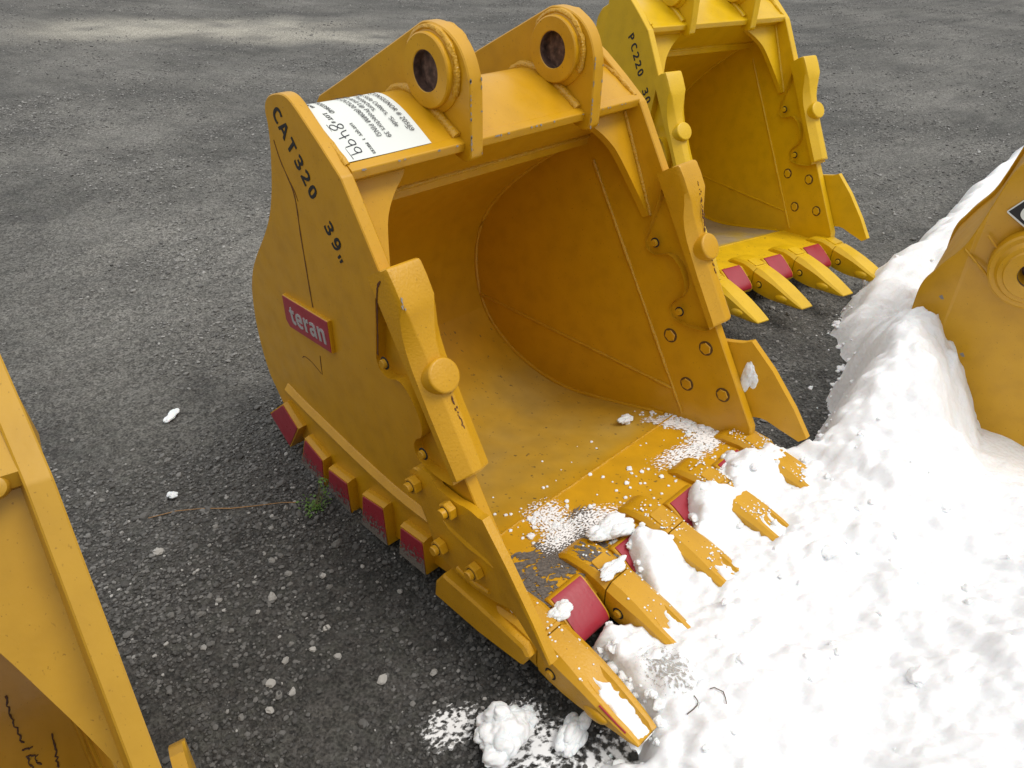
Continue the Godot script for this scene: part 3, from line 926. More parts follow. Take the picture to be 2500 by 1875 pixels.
func make_snow() -> void:
	s1.seed = 21; s1.frequency = 1.6; s1.fractal_octaves = 3
	s2.seed = 22; s2.frequency = 5.5; s2.fractal_octaves = 3
	s3.seed = 23; s3.frequency = 22.0; s3.fractal_octaves = 3
	sc.seed = 24; sc.noise_type = FastNoiseLite.TYPE_CELLULAR; sc.frequency = 13.0; sc.cellular_return_type = FastNoiseLite.RETURN_DISTANCE; sc.fractal_octaves = 2
	snow_poly = PV([-0.60, 1.06, -0.585, 0.985, -0.535, 0.955, -0.50, 0.985, -0.475, 1.04, -0.41, 0.99, -0.40, 0.82, -0.36, 0.795, -0.31, 0.80, -0.27, 0.82, -0.20, 0.80, -0.175, 0.70, -0.13, 0.68, -0.06, 0.69, -0.02, 0.78, 0.045, 0.75, 0.10, 0.72, 0.17, 0.685, 0.22, 0.74, 0.29, 0.685, 0.36, 0.66, 0.44, 0.69, 0.50, 0.64, 0.545, 0.66, 0.56, 0.80, 0.64, 0.84, 0.75, 0.80, 1.0, 0.74, 1.2, 0.66, 1.4, 0.61, 1.53, 0.49, 1.86, 0.40, 2.46, 0.42, 3.39, 0.32, 4.93, 0.25, 6.4, 0.3, 7.6, 0.55, 8.3, 1.2, 7.9, 2.3, 6.2, 2.7, 4.6, 2.85, 2.7, 3.05, 0.9, 2.95, -0.3, 2.5, -0.66, 1.5, -0.63, 1.2])
	var xs := PackedFloat32Array(); var zs := PackedFloat32Array()
	var x := -0.75
	while x < 9.0:
		xs.append(x)
		x += 0.0075 if x < 0.95 else 0.0125 if x < 1.75 else 0.03 if x < 3.4 else 0.15
	var z := 0.0
	while z < 3.2:
		zs.append(z)
		z += 0.0075 if z > 0.6 and z < 1.62 else 0.015 if z > 0.2 and z < 1.7 else 0.05
	var nx := xs.size(); var nz := zs.size()
	var hs := PackedFloat32Array(); hs.resize(nx * nz)
	var ds := PackedFloat32Array(); ds.resize(nx * nz)
	for j in nz:
		for i in nx:
			var d := snow_depth(xs[i], zs[j])
			ds[j * nx + i] = d
			hs[j * nx + i] = snow_height(xs[i], zs[j], d) if d > -0.05 else -0.1
	var st := SurfaceTool.new()
	st.begin(Mesh.PRIMITIVE_TRIANGLES)
	for j in nz:
		for i in nx:
			st.add_vertex(Vector3(xs[i], hs[j * nx + i], zs[j]))
	for j in nz - 1:
		for i in nx - 1:
			var a := j * nx + i
			if maxf(maxf(ds[a], ds[a + 1]), maxf(ds[a + nx], ds[a + nx + 1])) < -0.012: continue
			st.add_index(a); st.add_index(a + 1); st.add_index(a + nx + 1)
			st.add_index(a); st.add_index(a + nx + 1); st.add_index(a + nx)
	st.generate_normals()
	st.set_material(M.snow)
	var mi := add_part("snow_bank", st.commit(), self)
	tag(mi, "bank of melting white snow heaped against the teeth of the buckets", "snow", "", "stuff")
	# lumps along the broken edge and on top
	var r := RandomNumberGenerator.new(); r.seed = 5
	var sets := [[], [], []]
	for i in 6500:
		var px := r.randf_range(-0.72, 2.2); var pz := r.randf_range(0.35, 1.7)
		if i > 3800: px = r.randf_range(-0.5, 0.7); pz = r.randf_range(0.65, 1.25)
		var d := snow_depth(px, pz)
		var sz := r.randf_range(0.003, 0.008) * (1.0 + 2.2 * pow(r.randf(), 5.0))
		var keep := 0.05
		if d < 0.035 and d > -0.008: keep = 1.0
		elif d <= -0.008: keep = 0.30 * exp(d * 26.0); sz *= 0.5
		elif d < 0.12: keep = 0.06
		if d > 0.03 and r.randf() < 0.12 and pz > 1.05: sz *= 2.2
		if d > 0.05 and r.randf() > 0.35: continue
		var bb := Basis.from_euler(Vector3(r.randf() * 6.0, r.randf() * 6.0, r.randf() * 6.0)).scaled(Vector3(sz * r.randf_range(0.9, 1.5), sz * r.randf_range(0.6, 1.0), sz))
		var roll := r.randf(); var kind := r.randi() % 3
		if roll > keep: continue
		if px > -0.5 and px < 0.53 and pz < 0.9 and d < 0.0: continue
		var y := maxf(snow_height(px, pz, d), ground_height(px, pz)) if d > 0.0 else ground_height(px, pz)
		sets[kind].append(Transform3D(bb, Vector3(px, y - sz * 0.1, pz)))
	for k in 3:
		var mm := MultiMesh.new()
		mm.transform_format = MultiMesh.TRANSFORM_3D
		mm.mesh = to_mesh(blob(Vector3.ONE, 3 + k, 0.45, 0.08, 14, 18, -1.0, 0.25), M.snow, 60.0)
		mm.instance_count = sets[k].size()
		for i in sets[k].size(): mm.set_instance_transform(i, sets[k][i])
		var mmi := MultiMeshInstance3D.new()
		mmi.multimesh = mm
		mmi.name = numbered("snow_crumbs")
		add_child(mmi)
		tag(mmi, ["loose crumbs of snow along the broken edge of the bank", "rounder crumbs of snow lying on the snow bank", "flat flakes of broken snow on the snow bank"][k], "snow", "", "stuff")
	# grit melted out of the snow, and twigs on it
	var grit := blotch_mat(lin(0.30, 0.275, 0.24), 0.9, 91, 0.05, 1.7, 0.95, lin(0.45, 0.43, 0.40), 2.0, false, 0.5)
	for q in [[-0.325, 0.985, 0.050, 0.075, "grey grit melted out of the snow beside the nearest tooth"]]:
		var g := sheet("snow_grit", 14, 14, func(a, b):
			var gx: float = q[0] + (a * 2.0 - 1.0) * q[2]; var gz: float = q[1] + (b * 2.0 - 1.0) * q[3]
			return Vector3(gx, maxf(snow_height(gx, gz, snow_depth(gx, gz)), 0.0) + 0.003, gz), grit, self)
		tag(g, q[4], "grit", "", "stuff")
	var twig_m := plain(lin(0.10, 0.07, 0.05), 0.8)
	for q in [[-0.30, 1.075, 0.5, "thin dark twig lying bent on the snow near the nearest tooth"], [-0.335, 1.06, 1.6, "short dark twig stub on the snow closest to the grit"]]:
		var pts := []
		for k in 6:
			var tx: float = q[0] + cos(q[2] + k * 0.25) * k * 0.009; var tz: float = q[1] + sin(q[2] + k * 0.25) * k * 0.009
			pts.append(Vector3(tx, snow_height(tx, tz, snow_depth(tx, tz)) + 0.004, tz))
		tag(put("twig", tube(pts, 0.0011, 5, 0.2), twig_m, self, 60.0), q[3], "twig")

func snow_lump(at: Vector3, r: Vector3, seed_: int, label: String, amp := 0.5, turn := 0.0, flat := -0.6) -> void:
	var rr := RandomNumberGenerator.new(); rr.seed = seed_ * 31
	var soup := blob(r * 0.86, seed_, amp * 0.6, 0.05, 40, 52, flat, 0.25)
	for k in 9:
		var d := Vector3(rr.randfn(), rr.randf_range(-0.4, 0.8), rr.randfn()).normalized()
		var q := rr.randf_range(0.28, 0.52)
		soup.append_array(moved(blob(r * q, seed_ + 50 + k, amp * 0.7, 0.06, 18, 24, -1.0, 0.25), Transform3D(Basis.IDENTITY, d * r * rr.randf_range(0.62, 0.85))))
	var mi := put("snow_lump", soup, M.snow, self, 70.0)
	mi.position = at
	mi.rotation.y = turn
	tag(mi, label, "snow lump", "lumps of snow")

# ---------------------------------------------------------------- main
func _ready() -> void:
	rng.seed = 1
	var cam := Camera3D.new()
	cam.name = "camera"
	cam.position = Vector3(-1.23416, 1.52314, 1.41571)
	cam.basis = Basis(Vector3(0.71985, 0.01363, 0.69399), Vector3(0.38352, 0.82553, -0.41402), Vector3(-0.57856, 0.56419, 0.58903)).orthonormalized()
	cam.fov = 56.05
	cam.near = 0.05
	cam.far = 400.0
	add_child(cam)
	var env := Environment.new()
	env.background_mode = Environment.BG_SKY
	var sky := Sky.new()
	var pano := PanoramaSkyMaterial.new()
	var si := Image.create(256, 128, false, Image.FORMAT_RGB8)
	var cn := FastNoiseLite.new(); cn.seed = 8; cn.frequency = 1.4; cn.fractal_octaves = 4
	for y in 128:
		for x in 256:
			var el := (0.5 - (y + 0.5) / 128.0) * PI
			var az := (x + 0.5) / 256.0 * TAU
			var d := Vector3(cos(el) * cos(az), sin(el), cos(el) * sin(az))
			var L := (1.0 + 2.0 * maxf(0.0, sin(el))) / 3.0 * (1.0 + 0.12 * cn.get_noise_3dv(d * 1.5))
			if el < 0.0: L = 0.3
			L = clampf(L * 0.9, 0.0, 1.0)
			si.set_pixel(x, y, Color(L * 0.985, L * 0.995, L).linear_to_srgb())
	pano.panorama = ImageTexture.create_from_image(si)
	pano.energy_multiplier = 1.0
	sky.sky_material = pano
	env.sky = sky
	env.tonemap_mode = Environment.TONE_MAPPER_LINEAR
	env.tonemap_exposure = 1.5
	env.sdfgi_enabled = true
	env.ssao_enabled = true
	env.ssil_enabled = true
	var we := WorldEnvironment.new()
	we.name = "environment"
	we.environment = env
	add_child(we)
	var sun := DirectionalLight3D.new()
	sun.name = "sun"
	sun.light_energy = 0.38
	sun.light_angular_distance = 25.0
	sun.light_color = Color(1.0, 0.97, 0.93)
	sun.shadow_enabled = true
	sun.basis = Basis.looking_at(Vector3(-0.25, -1.0, -0.5).normalized(), Vector3(0, 0, 1))
	add_child(sun)

	make_materials()
	M.recess = plain(lin(0.10, 0.05, 0.012), 0.8)
	var mud := lin(0.13, 0.12, 0.105)
	M.shroud_mud = [blotch_mat(mud, 0.95, 61, 0.03, 1.3, 0.35, lin(0.2, 0.17, 0.15), 2.0, true), blotch_mat(mud, 0.95, 62, 0.035, 1.3, 0.5, lin(0.2, 0.17, 0.15), 2.0, true)]
	M.floor_a = floor_mat(lin(0.57, 0.298, 0.005), 51, 0.42)
	M.floor_b = floor_mat(lin(0.68, 0.43, 0.003), 52, 1.15)

	make_ground()
	make_gravel()
	make_snow()
	build_main_bucket()
	build_lemon_bucket()
	build_near_bucket()
	build_far_bucket()
	build_snow_pieces()
	build_litter()

func floor_mat(base: Color, seed_: int, dustiness: float) -> StandardMaterial3D:
	# paint under a film of grey dust that lies thickest on the flat of the floor
	var sz := 512
	var n := FastNoiseLite.new(); n.seed = seed_; n.frequency = 0.006; n.fractal_octaves = 5
	var n2 := FastNoiseLite.new(); n2.seed = seed_ + 1; n2.frequency = 0.09; n2.fractal_octaves = 3
	var img := Image.create(sz, sz, false, Image.FORMAT_RGB8)
	var grey := lin(0.36, 0.31, 0.24)
	var speck := lin(0.10, 0.07, 0.04)
	for y in sz:
		for x in sz:
			var u := float(y) / sz * 1.25 - 0.5
			var band := smoothstep(-0.38, -0.1, u) * smoothstep(0.47, 0.38, u)
			var t := clampf(dustiness * band * (0.8 + 0.55 * n.get_noise_2d(x, y)), 0.0, 0.9)
			var c := base.lerp(grey, t)
			if n2.get_noise_2d(x, y) + 0.25 * n.get_noise_2d(x * 4.0, y * 4.0) > 0.62: c = c.lerp(speck, 0.7)
			var k := 1.0 + 0.07 * n.get_noise_2d(x * 3.0, y * 3.0)
			img.set_pixel(x, y, Color(c.r * k, c.g * k, c.b * k))
	var m := StandardMaterial3D.new()
	m.albedo_texture = ImageTexture.create_from_image(img)
	m.roughness = 0.5
	return m

func build_main_bucket() -> void:
	var c := {paint = M.yellow, cast = M.cast, weld = M.weld, floor = M.floor_a, gusset = 0.161, glen = 1.0, ears = [[-0.168, -0.130, -0.193, -0.105], [0.238, 0.276, 0.213, 0.301]], protectors = true, cutters = true, shrouds = true, teeth = 5, pitch = 0.2311, dish = 0.011}
	var W := 0.4953
	var b := make_bucket("excavator_bucket", W, 0.03, c)
	tag(b, "large orange yellow digging bucket with a white paper sheet on top and red heel shrouds", "excavator bucket", "excavator buckets set out on the gravel")
	build_scraps(b)
	var sx := func(u: float, v: float, d: float) -> Vector3: return Vector3(-(W - TAPER * side_depth(u, v) + d), v, u)
	var bold := SystemFont.new(); bold.font_names = PackedStringArray(["Droid Sans"]); bold.font_weight = 700
	var sans := SystemFont.new(); sans.font_names = PackedStringArray(["Droid Sans"])
	# stencilled size on the side plate
	var dir := Vector2(0.60, -0.80); var up := Vector2(0.80, 0.60)
	var o := Vector2(-0.092, 1.118)
	var chars := [["C", 0.008], ["A", 0.042], ["T", 0.080], ["3", 0.117], ["2", 0.150], ["0", 0.184], ["3", 0.268], ["9", 0.305], ["\"", 0.335]]
	for q in chars:
		var base: Vector2 = o + dir * q[1]
		letters("stencil_letter", q[0], bold, 0.042, M.ink, b, func(a, bb, d):
			var p: Vector2 = base + dir * a + up * bb
			return sx.call(p.x, p.y, d), true, 0.0012, 0.84)
	# maker's plate
	var pl := put("logo_plate", slab(PV([-0.229, 0.634, 0.016, 0.657, 0.011, 0.562, -0.218, 0.538, -0.236, 0.556]), -0.002, 0.010, 0.002, sx), M.yellow, b, 20.0)
	put("red_face", slab(inset(ccw(PV([-0.229, 0.634, 0.016, 0.657, 0.011, 0.562, -0.218, 0.538, -0.236, 0.556])), 0.002), 0.009, 0.0112, 0.0005, sx), M.red, pl, 20.0)
	var ld := Vector2(0.995, 0.094); var lu := Vector2(-0.094, 0.995)
	letters("logo_lettering", "teran", bold, 0.052, M.silver, pl, func(a, bb, d):
		var p: Vector2 = Vector2(-0.196, 0.562) + ld * a + lu * bb
		return sx.call(p.x, p.y, 0.011 + d), false, 0.0018, 1.02)
	# rust runs
	put("rust_run", ribbon(smooth_line(V([-0.112, 1.062, -0.098, 1.02, -0.075, 0.985, -0.060, 0.955, -0.058, 0.92, -0.062, 0.885, -0.066, 0.83, -0.068, 0.78, -0.071, 0.72, -0.073, 0.656]), 4), 0.0046, sx), M.rust, b)
	put("rust_run", ribbon(smooth_line(V([-0.075, 0.985, -0.055, 0.962, -0.045, 0.94]), 4), 0.003, sx), M.rust, b)
	put("rust_run", ribbon(smooth_line(V([-0.203, 0.442, -0.185, 0.455, -0.15, 0.456, -0.12, 0.449, -0.098, 0.442]), 3), 0.0022, sx), M.rust, b)
	put("rust_run", ribbon(smooth_line(V([-0.085, 0.505, -0.09, 0.47, -0.093, 0.442]), 3), 0.003, sx), M.rust, b)
	var px := func(u: float, v: float, d: float) -> Vector3: return Vector3(-(W - 0.015 + 0.045 * (1.0 - 2.2 * side_depth(u, v)) + 0.0002 + d), v, u)
	put("rust_run", ribbon(smooth_line(V([0.322, 0.889, 0.310, 0.872, 0.304, 0.845, 0.296, 0.81, 0.288, 0.775, 0.279, 0.735, 0.267, 0.69]), 5), 0.0055, px), M.rust, b)
	# chipped paint on the left edge of the ears, a rubbed spot or two
	var r := RandomNumberGenerator.new(); r.seed = 14
	for q in [[-0.169, -0.129], [0.237, 0.277]]:
		for i in 16:
			var v := r.randf_range(1.02, 1.19)
			var poly := PackedVector2Array()
			var ww := r.randf_range(0.001, 0.003); var hh := r.randf_range(0.002, 0.008)
			for k in 7: poly.append(Vector2(cos(TAU * k / 7) * ww, sin(TAU * k / 7) * hh) * r.randf_range(0.6, 1.2))
			var xx: float = q[0] + (0.003 if r.randf() < 0.7 else 0.034)
			put("paint_chip", slab(poly, 0.0, 0.0008, 0.0, func(a, bb, d): return Vector3(xx + a, v + bb, 0.1876 + d)), M.steel, b)
	var mud := lin(0.085, 0.075, 0.068)
	var mud2 := lin(0.17, 0.15, 0.13)
	var mm_ := [blotch_mat(mud, 0.95, 81, 0.024, 2.0, 0.30, mud2, 2.0, false, 0.12), blotch_mat(mud, 0.95, 82, 0.034, 2.1, 0.35, mud2, 2.0, false, 0.12)]
	var k_ := 0
	for q in [[-0.345, 0.60, 0.10, 0.075, 0.2, 0], [-0.255, 0.60, 0.06, 0.06, 0.2, 1], [-0.235, 0.665, 0.085, 0.07, 0.5, 0], [-0.16, 0.61, 0.09, 0.05, 0.7, 1], [-0.12, 0.555, 0.04, 0.035, 0.0, 1], [-0.40, 0.665, 0.05, 0.06, 0.0, 0]]:
		sheet("mud_smear", 8, 8, func(a, bb):
			var p := Vector2((a * 2.0 - 1.0) * q[2], (bb * 2.0 - 1.0) * q[3]).rotated(q[4])
			var z: float = q[1] + p.y
			return Vector3(q[0] + p.x, (lerpf(0.092, 0.1325, (z - 0.30) / 0.148) if z < 0.448 else lerpf(0.1325, 0.163, (z - 0.448) / 0.252)) + 0.0012 + 0.0003 * k_, z), mm_[q[5]], b)
		k_ += 1
	sheet("mud_smear", 8, 8, func(a, bb):
		var z: float = lerpf(0.63, 0.76, bb)
		return Vector3(-0.2311 + lerpf(-0.032, 0.03, a), (lerpf(0.178, 0.187, (z - 0.64) / 0.06) if z < 0.70 else lerpf(0.187, 0.181, (z - 0.7) / 0.06)) + 0.001, z), mm_[0], b)
	for q in [[1.0, 0.255, 0.405, 0.010, 26, M.rust], [1.0, 0.44, 0.52, 0.006, 12, M.rust], [-1.0, 0.475, 0.56, 0.008, 14, M.rust], [-1.0, 0.26, 0.29, -0.037, 5, M.steel]]:
		for i in q[4]:
			var t := lerpf(q[1], q[2], r.randf())
			var F := 0.0776 if t < 0.276 else lerpf(0.0776, 0.0475, (t - 0.276) / 0.124) if t < 0.40 else lerpf(0.0470, 0.0421, (t - 0.4) / 0.1)
			var p := P0 + LN * t + NF * (F + 0.0004)
			var poly := PackedVector2Array()
			var ww := r.randf_range(0.0008, 0.0022); var hh := r.randf_range(0.0015, 0.006)
			for k in 7: poly.append(Vector2(cos(TAU * k / 7) * ww, sin(TAU * k / 7) * hh) * r.randf_range(0.6, 1.2))
			var xc: float = q[0] * (W - 0.015) + q[3] * (1.0 if q[0] > 0.0 else 1.0) + r.randfn() * 0.0025
			put("rust_fleck", slab(poly, 0.0, 0.0012, 0.0, func(a, bb, d):
				var w_: Vector2 = p + LN * bb + NF * d
				return Vector3(xc + a, w_.y, w_.x)), q[5], b)
	for i in 22:
		var poly := PackedVector2Array()
		var ww := r.randf_range(0.0015, 0.005); var hh := r.randf_range(0.001, 0.003)
		for k in 7: poly.append(Vector2(cos(TAU * k / 7) * ww, sin(TAU * k / 7) * hh) * r.randf_range(0.6, 1.2))
		var xx := r.randf_range(-0.44, 0.46)
		put("paint_chip", slab(poly, 0.0, 0.0008, 0.0, func(a, bb, d): return Vector3(xx + a, 1.0535 + bb, 0.1676 + d - bb * 0.27)), M.steel, b)
	# the paper sheet taped over the tube
	var tl := tube_line()
	var acc := PackedFloat32Array([0.0])
	for i in range(1, tl.size()): acc.append(acc[-1] + tl[i].distance_to(tl[i - 1]))
	var on_tube := func(s: float, x: float, d: float) -> Vector3:   # s metres up the skin from its front edge
		var i := 0
		while i < tl.size() - 2 and acc[i + 1] < s: i += 1
		var t := (s - acc[i]) / (acc[i + 1] - acc[i])
		var p := tl[i].lerp(tl[i + 1], t)
		var e := (tl[i + 1] - tl[i]).normalized()
		var nn := Vector2(e.y, -e.x)
		if nn.y < 0.0 and i < 26: nn = -nn
		p += nn * d
		return Vector3(x, p.y, p.x)
	var s0 := 0.006; var s1_ := 0.285
	var xl := -0.463; var xr := -0.246
	var sheet_poly := PackedVector2Array()
	var secs := []
	for k in 31:
		var s := lerpf(s0, s1_, k / 30.0)
		var wob := 0.0015 * sin(k * 0.5)
		secs.append(PackedVector3Array([on_tube.call(s, xl + 0.004, 0.0035), on_tube.call(s, lerpf(xl, xr, 0.5), 0.0022 + wob * 0.3), on_tube.call(s, xr, 0.002), on_tube.call(s, xr, 0.0025), on_tube.call(s, lerpf(xl, xr, 0.5), 0.0028 + wob * 0.3), on_tube.call(s, xl + 0.004, 0.0042)]))
	var paper := put("paper_sheet", loft(secs), M.paper, self, 40.0)
	tag(paper, "white printed paper sheet with black lot text taped over the bucket's round tube", "paper sheet")
	var serif := SystemFont.new(); serif.font_names = PackedStringArray(["Droid Serif"]); serif.font_weight = 700
	var ital := SystemFont.new(); ital.font_names = PackedStringArray(["Droid Sans"]); ital.font_italic = true
	var lines := [["CONSIGNOR # 20569", 0.206, -0.268, 0.0120, sans], ["IR w/ Side Cutters, 'Side", 0.232, -0.297, 0.0113, sans], ["Protectors,", 0.200, -0.316, 0.0113, sans], ["Buds and Lip Protectors 39", 0.232, -0.335, 0.0113, sans], ["FOR CAT320 (80MM PINS)", 0.232, -0.354, 0.0113, sans], ["CAT32039HD", 0.232, -0.408, 0.0110, sans], ["89-A244", 0.222, -0.432, 0.0085, sans], ["LOT #", 0.150, -0.426, 0.0095, serif], ["LOT QTY   1   PIECES", 0.104, -0.394, 0.0066, serif]]
	for q in lines:
		letters("print", q[0], q[4], q[3], M.print, paper, func(a, bb, d): return on_tube.call(q[1] - a, q[2] - 0.5 * q[3] + bb, 0.0046 + d), false, 0.0004, 0.98)
	for q in [[0.206, 0.055, -0.2762], [0.112, 0.010, -0.4445]]:
		put("rule", slab(PV([q[0], q[2], q[1], q[2], q[1], q[2] - 0.0011, q[0], q[2] - 0.0011]), 0.0, 0.0004, 0.0, func(a, bb, d): return on_tube.call(a, bb, 0.0047 + d)), M.ink, paper)
	# the lot number, written by hand
	var strokes := [[0.094, 0.405, 0.101, 0.400, 0.107, 0.404, 0.106, 0.412, 0.099, 0.418, 0.093, 0.425, 0.094, 0.434, 0.102, 0.438, 0.109, 0.433, 0.107, 0.424, 0.100, 0.418, 0.095, 0.412, 0.094, 0.405], [0.087, 0.402, 0.082, 0.421, 0.066, 0.419], [0.073, 0.404, 0.068, 0.438], [0.046, 0.405, 0.054, 0.403, 0.060, 0.410, 0.057, 0.419, 0.049, 0.420, 0.045, 0.412, 0.046, 0.405, 0.043, 0.438], [0.024, 0.405, 0.032, 0.403, 0.038, 0.410, 0.035, 0.419, 0.027, 0.420, 0.023, 0.412, 0.024, 0.405, 0.021, 0.438]]
	for q in strokes:
		var pts := smooth_line(V(q), 5)
		var line := []
		for p in pts: line.append(on_tube.call(p.x, -0.463 + (0.463 - p.y) * 0.805, 0.0046))
		put("handwritten_figure", tube(line, 0.0010, 5), M.pen, paper, 60.0)
	letters("painted_code", "A244", sans, 0.022, M.marker, b, func(a, bb, d):
		return on_tube.call(0.118 + bb - a * 0.18, -0.098 + a, 0.001 + d), false, 0.0006, 1.0)

func build_scraps(b: Node3D) -> void:
	put("red_scratch", tube([Vector3(-0.5010, 0.1435, 0.940), Vector3(-0.4995, 0.136, 0.960), Vector3(-0.4970, 0.1265, 0.985), Vector3(-0.4945, 0.119, 1.008)], 0.0022, 5, 0.4), M.red, b, 60.0)
	var chip := put("wood_chip", box_frame(Transform3D(Basis.from_euler(Vector3(0.35, 0.5, 0.15)), Vector3(-0.118, 0.187, 0.752)), Vector3(0.019, 0.003, 0.010), 0.0008), plain(lin(0.09, 0.085, 0.08), 0.9), self, 20.0)
	tag(chip, "flat grey wood chip on the snow over the second red shroud", "wood chip")

func build_lemon_bucket() -> void:
	var W := 0.409
	var c := {paint = M.lemon, cast = M.lemon_cast, weld = M.lemon, floor = M.floor_b, gusset = 0.19, glen = 1.0, ears = [[-0.20, -0.165, -0.226, -0.139], [0.15, 0.185, 0.124, 0.211]], protectors = true, cutters = true, shrouds = false, teeth = 4, pitch = 0.249, dish = 0.002}
	var b := make_bucket("excavator_bucket", W, 0.03, c)
	b.position = Vector3(1.870, 0.012, -0.600)
	b.rotation.y = deg_to_rad(-14.48)
	tag(b, "lemon yellow digging bucket with four flat teeth standing behind the orange one", "excavator bucket", "excavator buckets set out on the gravel")
	var sx := func(u: float, v: float, d: float) -> Vector3: return Vector3(-(W - TAPER * side_depth(u, v) + d), v, u)
	var sans := SystemFont.new(); sans.font_names = PackedStringArray(["Droid Sans"])
	var bold := SystemFont.new(); bold.font_names = PackedStringArray(["Droid Sans"]); bold.font_weight = 700
	var dir := Vector2(0.56, -0.83); var up := Vector2(0.83, 0.56)
	var o := Vector2(0.048, 0.985)
	for q in [["P", -0.012], ["C", 0.030], ["2", 0.068], ["2", 0.104], ["0", 0.140], ["3", 0.222], ["0", 0.258], ["\"", 0.292]]:
		var base: Vector2 = o + dir * q[1]
		letters("stencil_letter", q[0], bold, 0.042, M.ink, b, func(a, bb, d):
			var p: Vector2 = base + dir * a + up * bb
			return sx.call(p.x, p.y, d), true, 0.0012, 0.84)
	letters("painted_code", "89-A218", sans, 0.02, M.marker, b, func(a, bb, d): return Vector3(-0.135 + a, 1.086 + bb * 0.55 + d, 0.097 - bb * 0.83 + d * 0.5), false, 0.0006, 1.0)

func build_near_bucket() -> void:
	var c := {paint = M.tan_yellow, cast = M.tan_yellow, weld = M.tan_yellow, floor = M.tan_yellow, gusset = 0.26, glen = 1.5, taper = 0.2, cutter_shift = -0.165, ears = [[-0.19, -0.15, -0.22, -0.12], [0.15, 0.19, 0.12, 0.22]], protectors = false, cutters = true, shrouds = false, teeth = 4, pitch = 0.28, dish = 0.002}
	var b := make_bucket("excavator_bucket", 0.50, 0.033, c)
	b.scale = Vector3.ONE * 0.906
	b.rotation.y = deg_to_rad(-10.8)
	b.position = Vector3(-1.590, 0.0, 0.357)
	tag(b, "tan yellow bucket cut off by the left edge of the photo", "excavator bucket", "excavator buckets set out on the gravel")
	put("round_bar_end", lathe([Vector2(0.0, -0.01), Vector2(0.017, -0.01), Vector2(0.017, 0.006), Vector2(0.014, 0.012), Vector2(0.008, 0.014), Vector2(0.0, 0.015)], Transform3D(Basis(Vector3(1, 0, 0), Vector3(0, NF.x, -NF.y), Vector3(0, NF.y, NF.x)), Vector3(0.435, 1.045, 0.145)), 28), M.tan_yellow, b, 40.0)
	put("rust_fleck", ribbon(PV([0.0, 0.0, 0.02, 0.012, 0.045, 0.02]), 0.006, func(a, bb, d): return Vector3(0.430 - bb, 1.075 + a * 0.6 + d, 0.135 - a)), M.rust, b)
	for line in [[0.174, -0.363, 0.132, 0.173, -0.351, 0.122, 0.173, -0.335, 0.112, 0.173, -0.319, 0.103, 0.176, -0.307, 0.096, 0.179, -0.290, 0.086, 0.180, -0.275, 0.078, 0.183, -0.262, 0.073], [0.239, -0.256, 0.071, 0.240, -0.240, 0.065, 0.241, -0.224, 0.059, 0.241, -0.210, 0.054, 0.238, -0.196, 0.049, 0.239, -0.180, 0.046], [0.179, -0.250, 0.069, 0.189, -0.247, 0.068, 0.199, -0.247, 0.068], [0.183, -0.233, 0.063, 0.194, -0.230, 0.061, 0.206, -0.225, 0.059], [0.186, -0.230, 0.061, 0.187, -0.215, 0.056, 0.190, -0.205, 0.052], [0.200, -0.225, 0.059, 0.201, -0.211, 0.054, 0.207, -0.202, 0.051]]:
		var pts := []
		var n: int = line.size() / 3
		for i in n:
			var p := Vector3(line[i * 3], line[i * 3 + 2] + 0.001, line[i * 3 + 1])
			if i > 0:
				var o: Vector3 = pts[-1]
				for k in 3: pts.append(o.lerp(p, (k + 1) / 3.0) + Vector3(rng.randf_range(-0.003, 0.003), 0, rng.randf_range(-0.002, 0.002)))
			else: pts.append(p)
		put("marker_scrawl", tube(pts, 0.0019, 5, 0.5), M.marker, b, 60.0)

